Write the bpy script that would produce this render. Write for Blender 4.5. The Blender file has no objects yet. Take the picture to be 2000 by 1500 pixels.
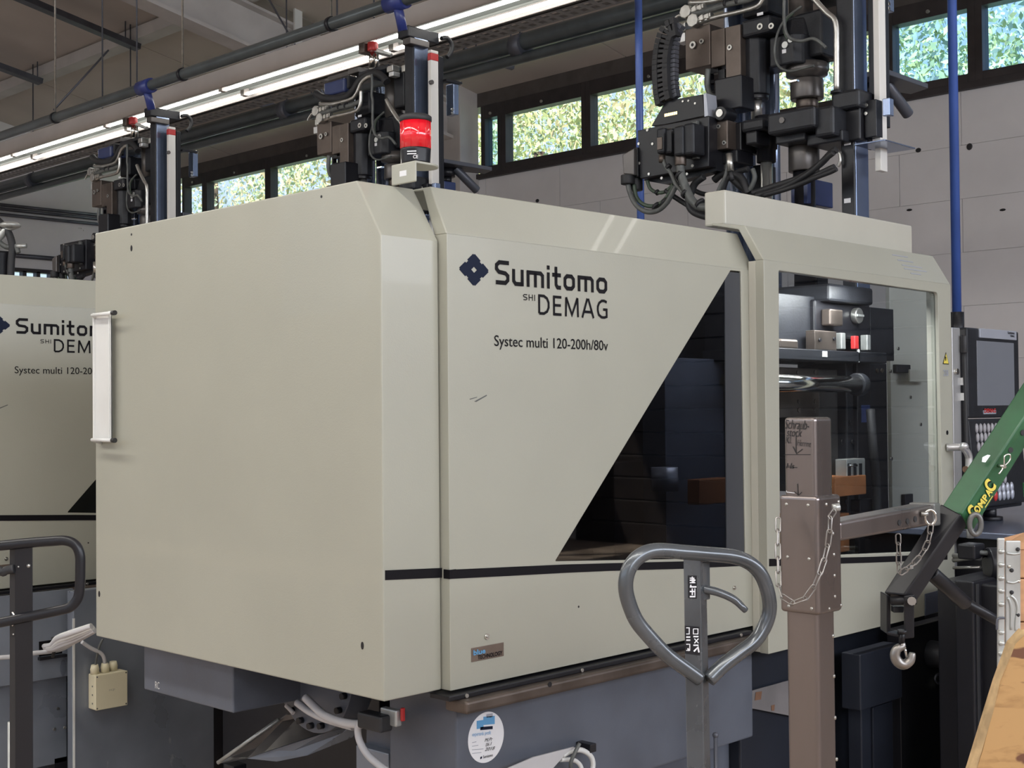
import bpy, bmesh, math, random
from mathutils import Vector, Matrix
random.seed(7)
S=bpy.context.scene; COL=S.collection
# ---------------------------------------------------------------- camera frame
FP=2584.0
def nz(v): return Vector(v).normalized()
VA=nz((3530-1000,-(779-750),-FP)); VB=nz((-1641-1000,-(824-750),-FP))
VB=(VB-VA*VA.dot(VB)*.5).normalized(); VA=(VA-VB*VA.dot(VB)).normalized(); VU=VA.cross(VB)
RM=Matrix((VA,VB,VU)); C0=Vector((0,0,1.5))
def ray(u,v): return RM@Vector(((u-1000)/FP,-(v-750)/FP,-1))
def PX(u,v,x,k=0): r=ray(u,v); p=C0+r*(x/r.x); p.y-=2.59*k; return p
def PY(u,v,y,k=0): r=ray(u,v); p=C0+r*((y+2.59*k)/r.y); p.y-=2.59*k; return p
def PZ(u,v,z): r=ray(u,v); return C0+r*((z-1.5)/r.z)
def PD(u,v,d): return C0+ray(u,v)*d
cam=bpy.data.cameras.new('camera'); camo=bpy.data.objects.new('camera',cam); COL.objects.link(camo)
cam.sensor_width=36; cam.lens=FP/2000*36; cam.clip_start=.05; cam.clip_end=200
camo.matrix_world=Matrix.Translation(C0)@RM.to_4x4(); S.camera=camo
# ---------------------------------------------------------------- world, sun, exposure
S.view_settings.view_transform='Standard'; S.view_settings.look='None'
S.view_settings.gamma=1; S.view_settings.use_curve_mapping=False
S.view_settings.exposure=0.22
W=bpy.data.worlds.new('sky'); S.world=W; W.use_nodes=True
wn=W.node_tree.nodes; wl=W.node_tree.links; bg=wn['Background']
tc=wn.new('ShaderNodeTexCoord'); sx=wn.new('ShaderNodeSeparateXYZ'); wl.new(tc.outputs['Generated'],sx.inputs[0])
sky=wn.new('ShaderNodeValToRGB'); e=sky.color_ramp.elements; e[0].position=.0; e[0].color=(.74,.86,1,1); e[1].position=.8; e[1].color=(.22,.42,.9,1)
wl.new(sx.outputs['Z'],sky.inputs[0]); wl.new(sky.outputs[0],bg.inputs[0]); bg.inputs[1].default_value=1.3
sun=bpy.data.lights.new('sun','SUN'); sun.energy=10.0; sun.angle=.01; sun.color=(1,.93,.8)
so=bpy.data.objects.new('sun',sun); COL.objects.link(so); so.rotation_euler=Vector((-.5,-.35,.8)).to_track_quat('Z','Y').to_euler()
def area(name,loc,rot,sx,sy,e,col):
    l=bpy.data.lights.new(name,'AREA'); l.shape='RECTANGLE'; l.size=sx; l.size_y=sy; l.energy=e; l.color=col
    o=bpy.data.objects.new(name,l); COL.objects.link(o); o.location=loc; o.rotation_euler=rot; return o
LIGHTROWS=[(-3.4,4.6),(0.2,4.25)]
ROWE=(95,185)
for (rx,rz),e in zip(LIGHTROWS,ROWE):
    area('row_light',(rx,4.0,rz-.09),(0,0,0),.3,15,e,(1,.975,.91))
# daylight from the window bands of the two walls behind the camera
area('daylight_right',(3.0,-5.6,3.6),(math.radians(70),0,0),13,1.6,430,(.90,.93,1))
area('daylight_back',(-5.8,6.0,3.6),(0,math.radians(-70),0),1.6,14,35,(.97,.97,.90))
# ---------------------------------------------------------------- materials
def mat(name,col,rough=.5,metal=0,var=.06,scale=6,bump=0,bscale=200,coat=0,spec=.5,stretch=None,emit=None,es=0,rvar=0):
    m=bpy.data.materials.new(name); m.use_nodes=True; n=m.node_tree.nodes; l=m.node_tree.links; b=n['Principled BSDF']
    b.inputs['Roughness'].default_value=rough; b.inputs['Metallic'].default_value=metal
    b.inputs['Coat Weight'].default_value=coat; b.inputs['Specular IOR Level'].default_value=spec
    tc=n.new('ShaderNodeTexCoord'); src=tc.outputs['Object']
    if stretch:
        mp=n.new('ShaderNodeMapping'); mp.inputs['Scale'].default_value=stretch; l.new(src,mp.inputs[0]); src=mp.outputs[0]
    nt=n.new('ShaderNodeTexNoise'); nt.inputs['Scale'].default_value=scale; nt.inputs['Detail'].default_value=5; l.new(src,nt.inputs['Vector'])
    cr=n.new('ShaderNodeMix'); cr.data_type='RGBA'
    cr.inputs[6].default_value=[max(0,c*(1-var)) for c in col]+[1]; cr.inputs[7].default_value=[min(1,c*(1+var)) for c in col]+[1]
    rp=n.new('ShaderNodeMapRange'); rp.inputs[1].default_value=.35; rp.inputs[2].default_value=.65; l.new(nt.outputs[0],rp.inputs[0])
    l.new(rp.outputs[0],cr.inputs[0]); l.new(cr.outputs[2],b.inputs['Base Color'])
    if rvar:
        r2=n.new('ShaderNodeMapRange'); r2.inputs[1].default_value=.3; r2.inputs[2].default_value=.7
        r2.inputs[3].default_value=rough-rvar; r2.inputs[4].default_value=rough+rvar; l.new(nt.outputs[0],r2.inputs[0]); l.new(r2.outputs[0],b.inputs['Roughness'])
    if bump:
        nb=n.new('ShaderNodeTexNoise'); nb.inputs['Scale'].default_value=bscale; l.new(src,nb.inputs['Vector'])
        bp=n.new('ShaderNodeBump'); bp.inputs['Strength'].default_value=bump; bp.inputs['Distance'].default_value=.002
        l.new(nb.outputs[0],bp.inputs['Height']); l.new(bp.outputs[0],b.inputs['Normal'])
    if emit: b.inputs['Emission Color'].default_value=(*emit,1); b.inputs['Emission Strength'].default_value=es
    m['b']=0; return m
def glass(name,tint,trans,gl=1.0,rough=.02,fr=1.5):
    m=bpy.data.materials.new(name); m.use_nodes=True; n=m.node_tree.nodes; l=m.node_tree.links; n.remove(n['Principled BSDF'])
    t=n.new('ShaderNodeBsdfTransparent'); t.inputs[0].default_value=(*[c*trans for c in tint],1)
    g=n.new('ShaderNodeBsdfGlossy'); g.inputs['Roughness'].default_value=rough; g.inputs[0].default_value=(gl,gl,gl,1)
    f=n.new('ShaderNodeFresnel'); f.inputs[0].default_value=fr; x=n.new('ShaderNodeMixShader')
    ge=n.new('ShaderNodeNewGeometry'); iv=n.new('ShaderNodeMath'); iv.operation='SUBTRACT'; iv.inputs[0].default_value=1; l.new(ge.outputs['Backfacing'],iv.inputs[1])
    mu=n.new('ShaderNodeMath'); mu.operation='MULTIPLY'; l.new(iv.outputs[0],mu.inputs[0]); l.new(f.outputs[0],mu.inputs[1]); l.new(mu.outputs[0],x.inputs[0]); l.new(t.outputs[0],x.inputs[1]); l.new(g.outputs[0],x.inputs[2]); l.new(x.outputs[0],n['Material Output'].inputs[0]); return m
M={}
M['cream']=mat('cream_enamel',(.39,.385,.322),.33,var=.025,scale=3,bump=.12,bscale=260,coat=.15)
M['cream2']=mat('cream_edge',(.49,.475,.41),.35,var=.02)
M['grey_paint']=mat('dark_grey_paint',(.10,.112,.14),.36,var=.12,scale=5,bump=.1,rvar=.08)
M['grey2']=mat('blue_grey_sheet',(.20,.22,.26),.34,metal=.2,var=.14,scale=4,rvar=.1)
M['black']=mat('black_print',(.008,.007,.009),.6,var=.05,spec=.15)
M['blackp']=mat('black_paint',(.011,.011,.014),.36,var=.15,spec=.4)
M['rubber']=mat('black_rubber',(.02,.02,.022),.55,var=.2)
M['char']=mat('charcoal_casting',(.017,.018,.022),.42,var=.2,scale=20,bump=.25,bscale=120,spec=.35)
M['brown']=mat('burnished_steel',(.13,.105,.09),.42,metal=.75,var=.22,scale=9,rvar=.1)
M['crane']=mat('brown_steel_tube',(.255,.222,.212),.30,metal=.9,var=.14,scale=4,stretch=(1,1,.12),rvar=.08)
M['chrome']=mat('chrome',(.75,.74,.7),.12,metal=1,var=.04)
M['steel']=mat('zinc_steel',(.5,.49,.46),.32,metal=.9,var=.15,scale=30)
M['galv']=mat('galvanised_sheet',(.50,.51,.49),.38,metal=.6,var=.15,scale=14,rvar=.08)
M['alu']=mat('aluminium',(.62,.62,.62),.35,metal=.7,var=.06)
M['handle']=mat('grey_tube_paint',(.105,.115,.125),.26,metal=.45,var=.18,scale=9,coat=.3,rvar=.06)
M['tan']=mat('worn_stem_paint',(.16,.16,.155),.35,metal=.4,var=.2,scale=5)
M['white']=mat('white_enamel',(.72,.72,.70),.4,var=.04)
M['offwhite']=mat('white_pole_paint',(.72,.70,.66),.4,var=.05,stretch=(1,1,.1))
M['red']=mat('red_paint',(.5,.03,.03),.4,var=.1)
M['blue']=mat('blue_pipe_paint',(.05,.105,.36),.35,var=.12,scale=4)
M['bluedark']=mat('dark_blue_paint',(.03,.045,.13),.3,var=.15)
M['bluelit']=mat('skylit_blue_metal',(.26,.32,.46),.2,metal=.75,var=.1,scale=5)  # blue of the reflected sky put into the base colour
M['navy']=mat('navy_print',(.010,.015,.035),.6,var=.04,spec=.15)
M['greenpipe']=mat('grey_green_pipe',(.085,.10,.105),.3,metal=.3,var=.15)
M['duct']=mat('grey_steel_channel',(.10,.105,.125),.4,metal=.4,var=.15)
M['bluefit']=mat('blue_fitting',(.03,.045,.2),.3,var=.1)
M['wall']=mat('white_painted_block',(.72,.70,.70),.8,var=.05,scale=1.5,bump=.3,bscale=40)
M['joint']=mat('wall_joint',(.60,.585,.58),.9,var=.06)
M['ceil']=mat('ceiling_board',(.55,.49,.44),.85,var=.10,scale=.6)
M['girder']=mat('painted_girder',(.56,.53,.51),.6,var=.1,scale=2)
M['darkframe']=mat('dark_window_frame',(.035,.028,.028),.5,var=.2)
M['floor']=mat('floor_brown',(.42,.34,.28),.55,var=.35,scale=3,bump=.3,bscale=60,rvar=.1)
M['tray']=mat('perforated_tray',(.25,.245,.24),.4,metal=.6,var=.1)
M['cable']=mat('pale_grey_cable',(.55,.54,.55),.45,var=.06)
M['hosegrey']=mat('dark_grey_hose',(.10,.105,.10),.45,var=.2,scale=30)
M['hosegreen']=mat('green_grey_cable',(.06,.085,.06),.45,var=.2)
M['box']=mat('beige_plastic',(.72,.66,.47),.45,var=.03)
M['cone']=mat('brown_grey_sheet',(.12,.11,.105),.35,metal=.5,var=.2,scale=5)
M['green']=mat('green_jib_paint',(.022,.105,.040),.38,var=.30,scale=7,rvar=.08,coat=.1)
M['greenworn']=mat('green_dusty_paint',(.045,.125,.050),.5,var=.35,scale=9)
M['yellow']=mat('yellow_print',(.75,.62,.10),.5,var=.03)
M['screen']=mat('off_screen',(.17,.18,.205),.32,var=.02)
M['silver']=mat('silver_plastic',(.42,.44,.50),.35,metal=.3,var=.03)
M['key']=mat('grey_key',(.36,.35,.37),.4,var=.05)
M['table']=mat('grey_blue_plate',(.17,.19,.26),.28,metal=.5,var=.12,scale=4)
M['orange']=mat('orange_brown_block',(.42,.16,.06),.5,var=.2,scale=8)
M['redlens']=mat('red_lens',(.75,.008,.02),.12,var=.03,coat=1,spec=.6,emit=(.8,.0,.01),es=.05)
M['paper']=mat('white_sticker',(.80,.80,.82),.45,var=.01)
M['lblue']=mat('light_blue_print',(.12,.35,.62),.5,var=.05)
M['wood']=mat('pine_board',(.55,.30,.15),.6,var=.18,scale=5,stretch=(1,1,9))
M['chain']=mat('dull_chain_steel',(.34,.32,.30),.38,metal=.9,var=.1)
M['rod']=mat('bright_rod',(.72,.71,.68),.28,metal=.85,var=.04)
M['barstrip']=mat('grey_strip',(.045,.048,.056),.35,var=.06)
M['shadebase']=mat('shaded_grey_paint',(.017,.020,.029),.4,var=.12,spec=.35)  # near-black: shade under the guard door put into the colour
M['palesheet']=mat('pale_dirty_sheet',(.15,.14,.14),.6,var=.2)
M['conebrown']=mat('rust_brown',(.16,.08,.045),.7,var=.2)
M['badge']=mat('bronze_badge',(.22,.17,.14),.35,metal=.5,var=.2)
M['led']=mat('yellow_led',(.9,.7,.3),.4,emit=(1,.75,.3),es=3)
M['tube']=mat('fluorescent_tube',(1,1,1),.4,emit=(1,.97,.92),es=8.5)
M['refl']=mat('reflector_grey',(.17,.185,.175),.45,var=.03)
M['lintel']=mat('brown_board',(.085,.072,.066),.6,var=.15)
M['fix']=mat('fixture_white',(.40,.365,.345),.45,var=.06,scale=3)
M['tree']=mat('trunk_bark',(.10,.07,.05),.9,var=.2)
M['win']=glass('window_glass',(.93,.97,.98),.92)
M['winblue']=glass('blue_tinted_glass',(.72,.88,1),.97)
M['guard']=glass('polycarbonate_pane',(.86,.90,.93),.92)
M['dark']=glass('smoked_pane',(.62,.66,.75),.38,gl=1.0,fr=1.45)
# rust-mottled flake board
def osb():
    m=bpy.data.materials.new('flake_board'); m.use_nodes=True; n=m.node_tree.nodes; l=m.node_tree.links; b=n['Principled BSDF']
    b.inputs['Roughness'].default_value=.6
    tc=n.new('ShaderNodeTexCoord'); mp=n.new('ShaderNodeMapping'); mp.inputs['Rotation'].default_value=(.35,.55,.2); mp.inputs['Scale'].default_value=(11,11,34)
    l.new(tc.outputs['Object'],mp.inputs[0])
    vo=n.new('ShaderNodeTexVoronoi'); vo.inputs['Scale'].default_value=1.6; vo.inputs['Randomness'].default_value=1; l.new(mp.outputs[0],vo.inputs[0])
    no=n.new('ShaderNodeTexNoise'); no.inputs['Scale'].default_value=3.2; no.inputs['Detail'].default_value=8; l.new(mp.outputs[0],no.inputs[0])
    r1=n.new('ShaderNodeValToRGB'); e=r1.color_ramp.elements; e[0].color=(.26,.125,.04,1); e[1].color=(.48,.28,.11,1); e[0].position=.2; e[1].position=.75
    sp=n.new('ShaderNodeSeparateColor'); l.new(vo.outputs['Color'],sp.inputs[0]); 
    ad=n.new('ShaderNodeMath'); ad.operation='MULTIPLY_ADD'; ad.inputs[1].default_value=.45; l.new(sp.outputs[0],ad.inputs[0]); l.new(no.outputs[0],ad.inputs[2]); l.new(ad.outputs[0],r1.inputs[0])
    r2=n.new('ShaderNodeValToRGB'); e=r2.color_ramp.elements; e[0].color=(0,0,0,1); e[1].color=(1,1,1,1); e[0].position=.60; e[1].position=.64
    n2=n.new('ShaderNodeTexNoise'); n2.inputs['Scale'].default_value=1.1; n2.inputs['Detail'].default_value=3; l.new(mp.outputs[0],n2.inputs[0]); l.new(n2.outputs[0],r2.inputs[0])
    mx=n.new('ShaderNodeMix'); mx.data_type='RGBA'; mx.inputs[7].default_value=(.15,.06,.028,1); l.new(r2.outputs[0],mx.inputs[0]); l.new(r1.outputs[0],mx.inputs[6]); l.new(mx.outputs[2],b.inputs['Base Color'])
    return m
M['osb']=osb(); M['osbedge']=mat('board_edge',(.48,.33,.17),.65,var=.22,scale=40)
def scratchy(base,name,sc):
    m=base.copy(); m.name=name; n=m.node_tree.nodes; l=m.node_tree.links; b=n['Principled BSDF']
    tc=n.new('ShaderNodeTexCoord'); mp=n.new('ShaderNodeMapping'); mp.inputs['Scale'].default_value=sc; l.new(tc.outputs['Object'],mp.inputs[0])
    nn=n.new('ShaderNodeTexNoise'); nn.inputs['Scale'].default_value=14; nn.inputs['Detail'].default_value=6; l.new(mp.outputs[0],nn.inputs[0])
    r=n.new('ShaderNodeValToRGB'); r.color_ramp.elements[0].position=.70; r.color_ramp.elements[1].position=.76; l.new(nn.outputs[0],r.inputs[0])
    mx=n.new('ShaderNodeMix'); mx.data_type='RGBA'; src=b.inputs['Base Color'].links[0].from_socket
    mx.inputs[7].default_value=(.42,.44,.46,1); l.new(r.outputs[0],mx.inputs[0]); l.new(src,mx.inputs[6]); l.new(mx.outputs[2],b.inputs['Base Color']); return m
M['grey_scr']=scratchy(M['grey2'],'scratched_grey_sheet',(1,1,.35))
# leaf colours
for nm,c in (('leafy',(.62,.66,.32)),('leafo',(.70,.58,.34)),('leafg',(.46,.56,.32)),('leafb',(.50,.60,.54))):
    M[nm]=mat(nm,c,.6,var=.25,scale=2)
    b=M[nm].node_tree.nodes['Principled BSDF']; b.inputs['Transmission Weight'].default_value=0
# ---------------------------------------------------------------- mesh builder
class MB:
    def __init__(s): s.v=[]; s.f=[]; s.sm=[]
    def add(s,vs,fs,smooth=False):
        o=len(s.v); s.v+= [Vector(p) for p in vs]; s.f+=[tuple(i+o for i in f) for f in fs]; s.sm+=[smooth]*len(fs); return s
    def box(s,a,b):
        x0,x1=sorted((a[0],b[0])); y0,y1=sorted((a[1],b[1])); z0,z1=sorted((a[2],b[2]))
        return s.add([(x0,y0,z0),(x1,y0,z0),(x1,y1,z0),(x0,y1,z0),(x0,y0,z1),(x1,y0,z1),(x1,y1,z1),(x0,y1,z1)],
              [(0,3,2,1),(4,5,6,7),(0,1,5,4),(1,2,6,5),(2,3,7,6),(3,0,4,7)])
    def prism(s,pts,off):     # polygon points (3d) extruded by off
        n=len(pts); off=Vector(off); a=[Vector(p) for p in pts]; nrm=Vector()
        for i in range(n): nrm+=a[i].cross(a[(i+1)%n])
        if nrm.dot(off)>0: a.reverse()
        return s.add(a+[p+off for p in a],[tuple(range(n)),tuple(range(2*n-1,n-1,-1))]+[(i,i+n,(i+1)%n+n,(i+1)%n) for i in range(n)])
    def rings(s,rs,closed=False,cap=True,smooth=True):
        n=len(rs[0]); o=len(s.v)
        for r in rs: s.v+=r
        m=len(rs); fs=[]
        for i in range(m if closed else m-1):
            j=(i+1)%m
            for k in range(n): l=(k+1)%n; fs.append((o+i*n+k,o+i*n+l,o+j*n+l,o+j*n+k))
        s.f+=fs; s.sm+=[smooth]*len(fs)
        if cap and not closed:
            s.f+=[tuple(o+k for k in reversed(range(n))),tuple(o+(m-1)*n+k for k in range(n))]; s.sm+=[False]*2
        return s
    def tube(s,path,r,n=10,closed=False,smooth=True):
        P=[Vector(p) for p in path]; m=len(P); rs=[]; t0=None; u=None
        for i in range(m):
            if closed: t=(P[(i+1)%m]-P[i-1]).normalized()
            else: t=(P[min(i+1,m-1)]-P[max(i-1,0)]).normalized()
            if u is None:
                u=t.orthogonal().normalized()
                if abs(t.z)<.9: u=(Vector((0,0,1))-t*t.z).normalized()
            else: u=(u-t*t.dot(u)).normalized()
            w=t.cross(u); rr=r[i] if isinstance(r,(list,tuple)) else r
            rs.append([P[i]+(u*math.cos(2*math.pi*k/n)+w*math.sin(2*math.pi*k/n))*rr for k in range(n)])
        return s.rings(rs,closed,True,smooth)
    def cyl(s,a,b,r,r2=None,n=20,smooth=True): return s.tube([a,b],[r,r if r2 is None else r2],n,False,smooth)
    def ell(s,c,rx,ry,rz,n=10):
        c=Vector(c); rs=[]
        for i in range(n+1):
            t=math.pi*(i+.02)/(n+.04); rs.append([c+Vector((rx*math.sin(t)*math.cos(2*math.pi*k/(2*n)),ry*math.sin(t)*math.sin(2*math.pi*k/(2*n)),rz*math.cos(t))) for k in range(2*n)])
        return s.rings(rs)
    def obox(s,a,b,w,h,up):   # oriented bar from a to b, w across, h along up
        a=Vector(a); b=Vector(b); t=(b-a).normalized(); u=Vector(up); u=(u-t*t.dot(u)).normalized(); q=t.cross(u)
        c=[u*h/2*i+q*w/2*j for i,j in ((1,1),(1,-1),(-1,-1),(-1,1))]
        return s.rings([[a+p for p in c],[b+p for p in c]],smooth=False)
    def ribbon(s,pts,w,nrm,closed=False):
        P=[Vector(p) for p in pts]; m=len(P); L=[];R=[]; nrm=Vector(nrm)
        for i in range(m):
            a=P[i-1] if (i>0 or closed) else None; b=P[(i+1)%m] if (i<m-1 or closed) else None
            d1=(P[i]-a).normalized() if a is not None else (b-P[i]).normalized()
            d2=(b-P[i]).normalized() if b is not None else d1
            t=(d1+d2).normalized(); sd=nrm.cross(t); k=max(.5,sd.dot(nrm.cross(d1))); sd=sd*(w/2/k)
            L.append(P[i]+sd); R.append(P[i]-sd)
        return s.add(L+R,[(i,m+i,m+(i+1)%m,(i+1)%m) for i in range(m if closed else m-1)])
    def build(s,name,m,parent=None,bev=0,seg=2,**kw):
        me=bpy.data.meshes.new(name); org=Vector(parent.get('org',(0,0,0))) if parent else Vector()
        me.from_pydata([v-org for v in s.v],[],s.f); me.polygons.foreach_set('use_smooth',s.sm); me.update()
        bm=bmesh.new(); bm.from_mesh(me); bmesh.ops.recalc_face_normals(bm,faces=bm.faces) if not kw.pop('flat',False) else None; bm.to_mesh(me); bm.free()
        me.materials.append(M[m] if isinstance(m,str) else m)
        o=bpy.data.objects.new(name,me); COL.objects.link(o)
        if parent: o.parent=parent; o['org']=tuple(org)
        if bev:
            b=o.modifiers.new('bevel','BEVEL'); b.width=bev; b.segments=seg; b.limit_method='ANGLE'; b.angle_limit=math.radians(35)
        for k,v in kw.items(): o[k]=v
        return o
def thing(name,label,cat,loc=(0,0,0),group=None):
    o=bpy.data.objects.new(name,None); COL.objects.link(o); o.location=loc; o['org']=tuple(loc); o['label']=label; o['category']=cat; o.empty_display_size=.1
    if group: o['group']=group
    return o
def copy_tree(o,parent=None):
    c=o.copy(); COL.objects.link(c); c.parent=parent
    for ch in list(o.children): copy_tree(ch,c)
    return c
def st(o): o['kind']='structure'; return o
def bX(p,name,m,x,u0,v0,u1,v1,d,k=0,bev=.003,**kw):   # box whose -X face is seen between pixels
    a=PX(u0,v0,x,k); b=PX(u1,v1,x,k); um=(u0+u1)/2; z0=PX(um,v0,x,k).z; z1=PX(um,v1,x,k).z
    return MB().box((x,a.y,z0),(x+d,b.y,z1)).build(name,m,p,bev,**kw)
def bY(p,name,m,y,u0,v0,u1,v1,d,k=0,bev=.003,**kw):
    um=(u0+u1)/2; a=PY(u0,(v0+v1)/2,y,k); b=PY(u1,(v0+v1)/2,y,k); z0=PY(um,v0,y,k).z; z1=PY(um,v1,y,k).z
    return MB().box((a.x,y,z0),(b.x,y+d,z1)).build(name,m,p,bev,**kw)
def smooth_path(P,n=6):
    P=[Vector(p) for p in P]; out=[]
    for i in range(len(P)-1):
        a=P[max(i-1,0)];b=P[i];c=P[i+1];d=P[min(i+2,len(P)-1)]
        for k in range(n):
            t=k/n; out.append(.5*((2*b)+(c-a)*t+(2*a-5*b+4*c-d)*t*t+(3*b-a-3*c+d)*t**3))
    out.append(P[-1]); return out
def cable(p,name,m,pts,r,n=8,**kw): return MB().tube(smooth_path(pts),r,n).build(name,m,p,**kw)
def plate(name,m,outer,holes,off,parent,bev=0,**kw):  # flat plate with holes, extruded by off
    bm=bmesh.new(); org=Vector(parent.get('org',(0,0,0))) if parent else Vector(); es=[]
    for loop in [outer]+holes:
        vs=[bm.verts.new(Vector(p)-org) for p in loop]
        for i in range(len(vs)): es.append(bm.edges.new((vs[i],vs[(i+1)%len(vs)])))
    r=bmesh.ops.triangle_fill(bm,use_beauty=True,use_dissolve=False,edges=es)
    fs=[g for g in r['geom'] if isinstance(g,bmesh.types.BMFace)]
    e=bmesh.ops.extrude_face_region(bm,geom=fs); bmesh.ops.translate(bm,vec=Vector(off),verts=[g for g in e['geom'] if isinstance(g,bmesh.types.BMVert)])
    bmesh.ops.recalc_face_normals(bm,faces=bm.faces)
    bmesh.ops.dissolve_limit(bm,angle_limit=.01,verts=bm.verts,edges=bm.edges)
    me=bpy.data.meshes.new(name); bm.to_mesh(me); bm.free(); me.materials.append(M[m]); o=bpy.data.objects.new(name,me); COL.objects.link(o)
    if parent: o.parent=parent; o['org']=tuple(org)
    if bev: b=o.modifiers.new('bevel','BEVEL'); b.width=bev; b.segments=2; b.limit_method='ANGLE'; b.angle_limit=math.radians(35)
    for k,v in kw.items(): o[k]=v
    return o
def bolt(p,c,ax,r,m='steel',h=.006,name='bolt'):
    c=Vector(c); ax=Vector(ax); return MB().cyl(c-ax*.001,c+ax*h,r,n=12).build(name,m,p)
def text(s,p,m,bl,br,h,up=(0,0,1),nrm=(0,-1,0),name='lettering',bold=0,shear=0,hmode=None):
    cu=bpy.data.curves.new('t','FONT'); cu.body=s; cu.offset=bold; cu.shear=shear; cu.resolution_u=4
    ob=bpy.data.objects.new('t',cu); COL.objects.link(ob); bpy.context.view_layer.update()
    me=bpy.data.meshes.new_from_object(ob); bpy.data.objects.remove(ob); vs=[v.co.copy() for v in me.vertices]
    x0=min(v.x for v in vs); x1=max(v.x for v in vs); y0=0 ; y1=max(v.y for v in vs)
    if hmode=='full': y0=min(v.y for v in vs)
    bl=Vector(bl); br=Vector(br); ux=(br-bl).normalized(); w=(br-bl).length; up=Vector(up); up=(up-ux*ux.dot(up)).normalized(); org=Vector(p.get('org',(0,0,0)))
    for i,v in enumerate(me.vertices): c=vs[i]; v.co=bl+ux*((c.x-x0)/(x1-x0)*w)+up*((c.y-y0)/(y1-y0)*h)+Vector(nrm)*.0012-org
    me.materials.append(M[m]); o=bpy.data.objects.new(name,me); COL.objects.link(o); o.parent=p; o['org']=tuple(org); return o
GL={'S':(.72,[[(.70,.92),(.22,.92),(.09,.80),(.09,.64),(.2,.52),(.52,.48),(.64,.38),(.64,.2),(.52,.08),(.05,.08)]]),
'u':(.61,[[(.09,.70),(.09,.2),(.18,.08),(.52,.08)],[(.52,.70),(.52,0)]]),
'm':(.93,[[(.09,0),(.09,.62),(.74,.62),(.84,.52),(.84,0)],[(.465,.62),(.465,0)]]),
'i':(.18,[[(.09,0),(.09,.70)],[(.09,.82),(.09,1.0)]]),
't':(.47,[[(.2,.98),(.2,.2),(.28,.08),(.46,.08)],[(.0,.62),(.46,.62)]]),
'o':(.65,[[(.2,.08),(.45,.08),(.56,.2),(.56,.5),(.45,.62),(.2,.62),(.09,.5),(.09,.2)]]),
'D':(.80,[[(.09,.07),(.09,.93),(.40,.93),(.60,.82),(.70,.62),(.70,.38),(.60,.18),(.40,.07),(.09,.07)]]),
'E':(.62,[[(.58,.93),(.09,.93),(.09,.07),(.58,.07)],[(.09,.52),(.54,.52)]]),
'M':(1.0,[[(.09,0),(.12,.96)],[(.12,.96),(.50,.10),(.88,.96)],[(.88,.96),(.91,0)]]),
'A':(.86,[[(.04,0),(.40,.98)],[(.46,.98),(.82,0)],[(.17,.30),(.69,.30)]]),
'G':(.82,[[(.74,.87),(.55,.93),(.38,.92),(.20,.80),(.11,.62),(.10,.42),(.17,.20),(.36,.08),(.55,.07),(.73,.12),(.73,.48),(.48,.48)]]),
'H':(.75,[[(.09,0),(.09,1)],[(.66,0),(.66,1)],[(.09,.5),(.66,.5)]]),'I':(.18,[[(.09,0),(.09,1)]])}
def glyphs(s,p,m,bl,br,h,th=.16,sp=.12,nrm=(0,-1,0)):
    th=th
    tot=sum(GL[c][0] for c in s)+sp*(len(s)-1); bl=Vector(bl);br=Vector(br); ux=(br-bl)/tot; up=Vector((0,0,h)); b=MB(); x=0
    for c in s:
        w,st_=GL[c]
        for pl in st_: b.ribbon([bl+ux*(x+q[0])+up*q[1]+Vector(nrm)*.0012 for q in pl],th*h,nrm,closed=(c=='o'))
        x+=w+sp
    return b.build('lettering',m,p,flat=True)
def decal(p,name,m,pts,nrm,t=.0012,**kw): return MB().prism([Vector(q) for q in pts],Vector(nrm)*t).build(name,m,p,**kw)
def screw(p,c,ax,r=.004): return bolt(p,c,ax,r,'blackp',.0008,'screw_hole')
# ================================================================ ROOM
WX=11.5; WYL=19.5; X0=-6.0; Y0=-6.0
def zc(x): return 5.45+(11.5-x)*.19
st(MB().box((X0,Y0,-.12),(WX+.2,WYL+.2,0)).build('floor','floor',None))
WZ0,WZ1=4.52,5.115
MULL=[(18.6,17.95),(17.95,16.25),(16.25,14.3),(14.3,12.35),(11.72,11.36),(11.36,9.99),(9.99,8.12),(8.12,6.2),(6.2,5.32),(5.32,3.6),(3.6,1.8),(1.8,.0),(.0,-1.8),(-1.8,-3.6),(-3.6,-5.4)]
# window wall: plinth, upper band and blocks with real joints
wf=thing('wall_far','','',(0,0,0)); del wf['label']; del wf['category']; wf['kind']='structure'
MB().box((WX+.008,Y0,0),(WX+.25,WYL,4.40)).build('wall_core','joint',wf)
MB().box((WX-.02,Y0,5.28),(WX+.25,WYL,5.75)).build('lintel_board','lintel',wf)
MB().box((WX-.05,Y0,4.38),(WX+.25,WYL,4.44)).build('sill_board','darkframe',wf)
bh=.49; row=0; z=4.375
while z>1.5:
    y=Y0+(.6 if row%2 else 0)
    y=3.0+(.62 if row%2 else 0)
    while y<14.5:
        b=1.24
        MB().box((WX-.001-random.random()*.002,y,z-bh),(WX+.03,y+b-.005,z-.004)).build('block','wall',wf)
        y+=b
    z-=bh; row+=1
MB().box((WX,14.9,1.4),(WX+.03,WYL,4.37)).build('wall_panel','wall',wf)
MB().box((WX,Y0,1.4),(WX+.03,3.0,4.37)).build('wall_panel','wall',wf)
MB().box((WX,Y0,0),(WX+.03,WYL,1.4)).build('wall_panel','wall',wf)
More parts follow.
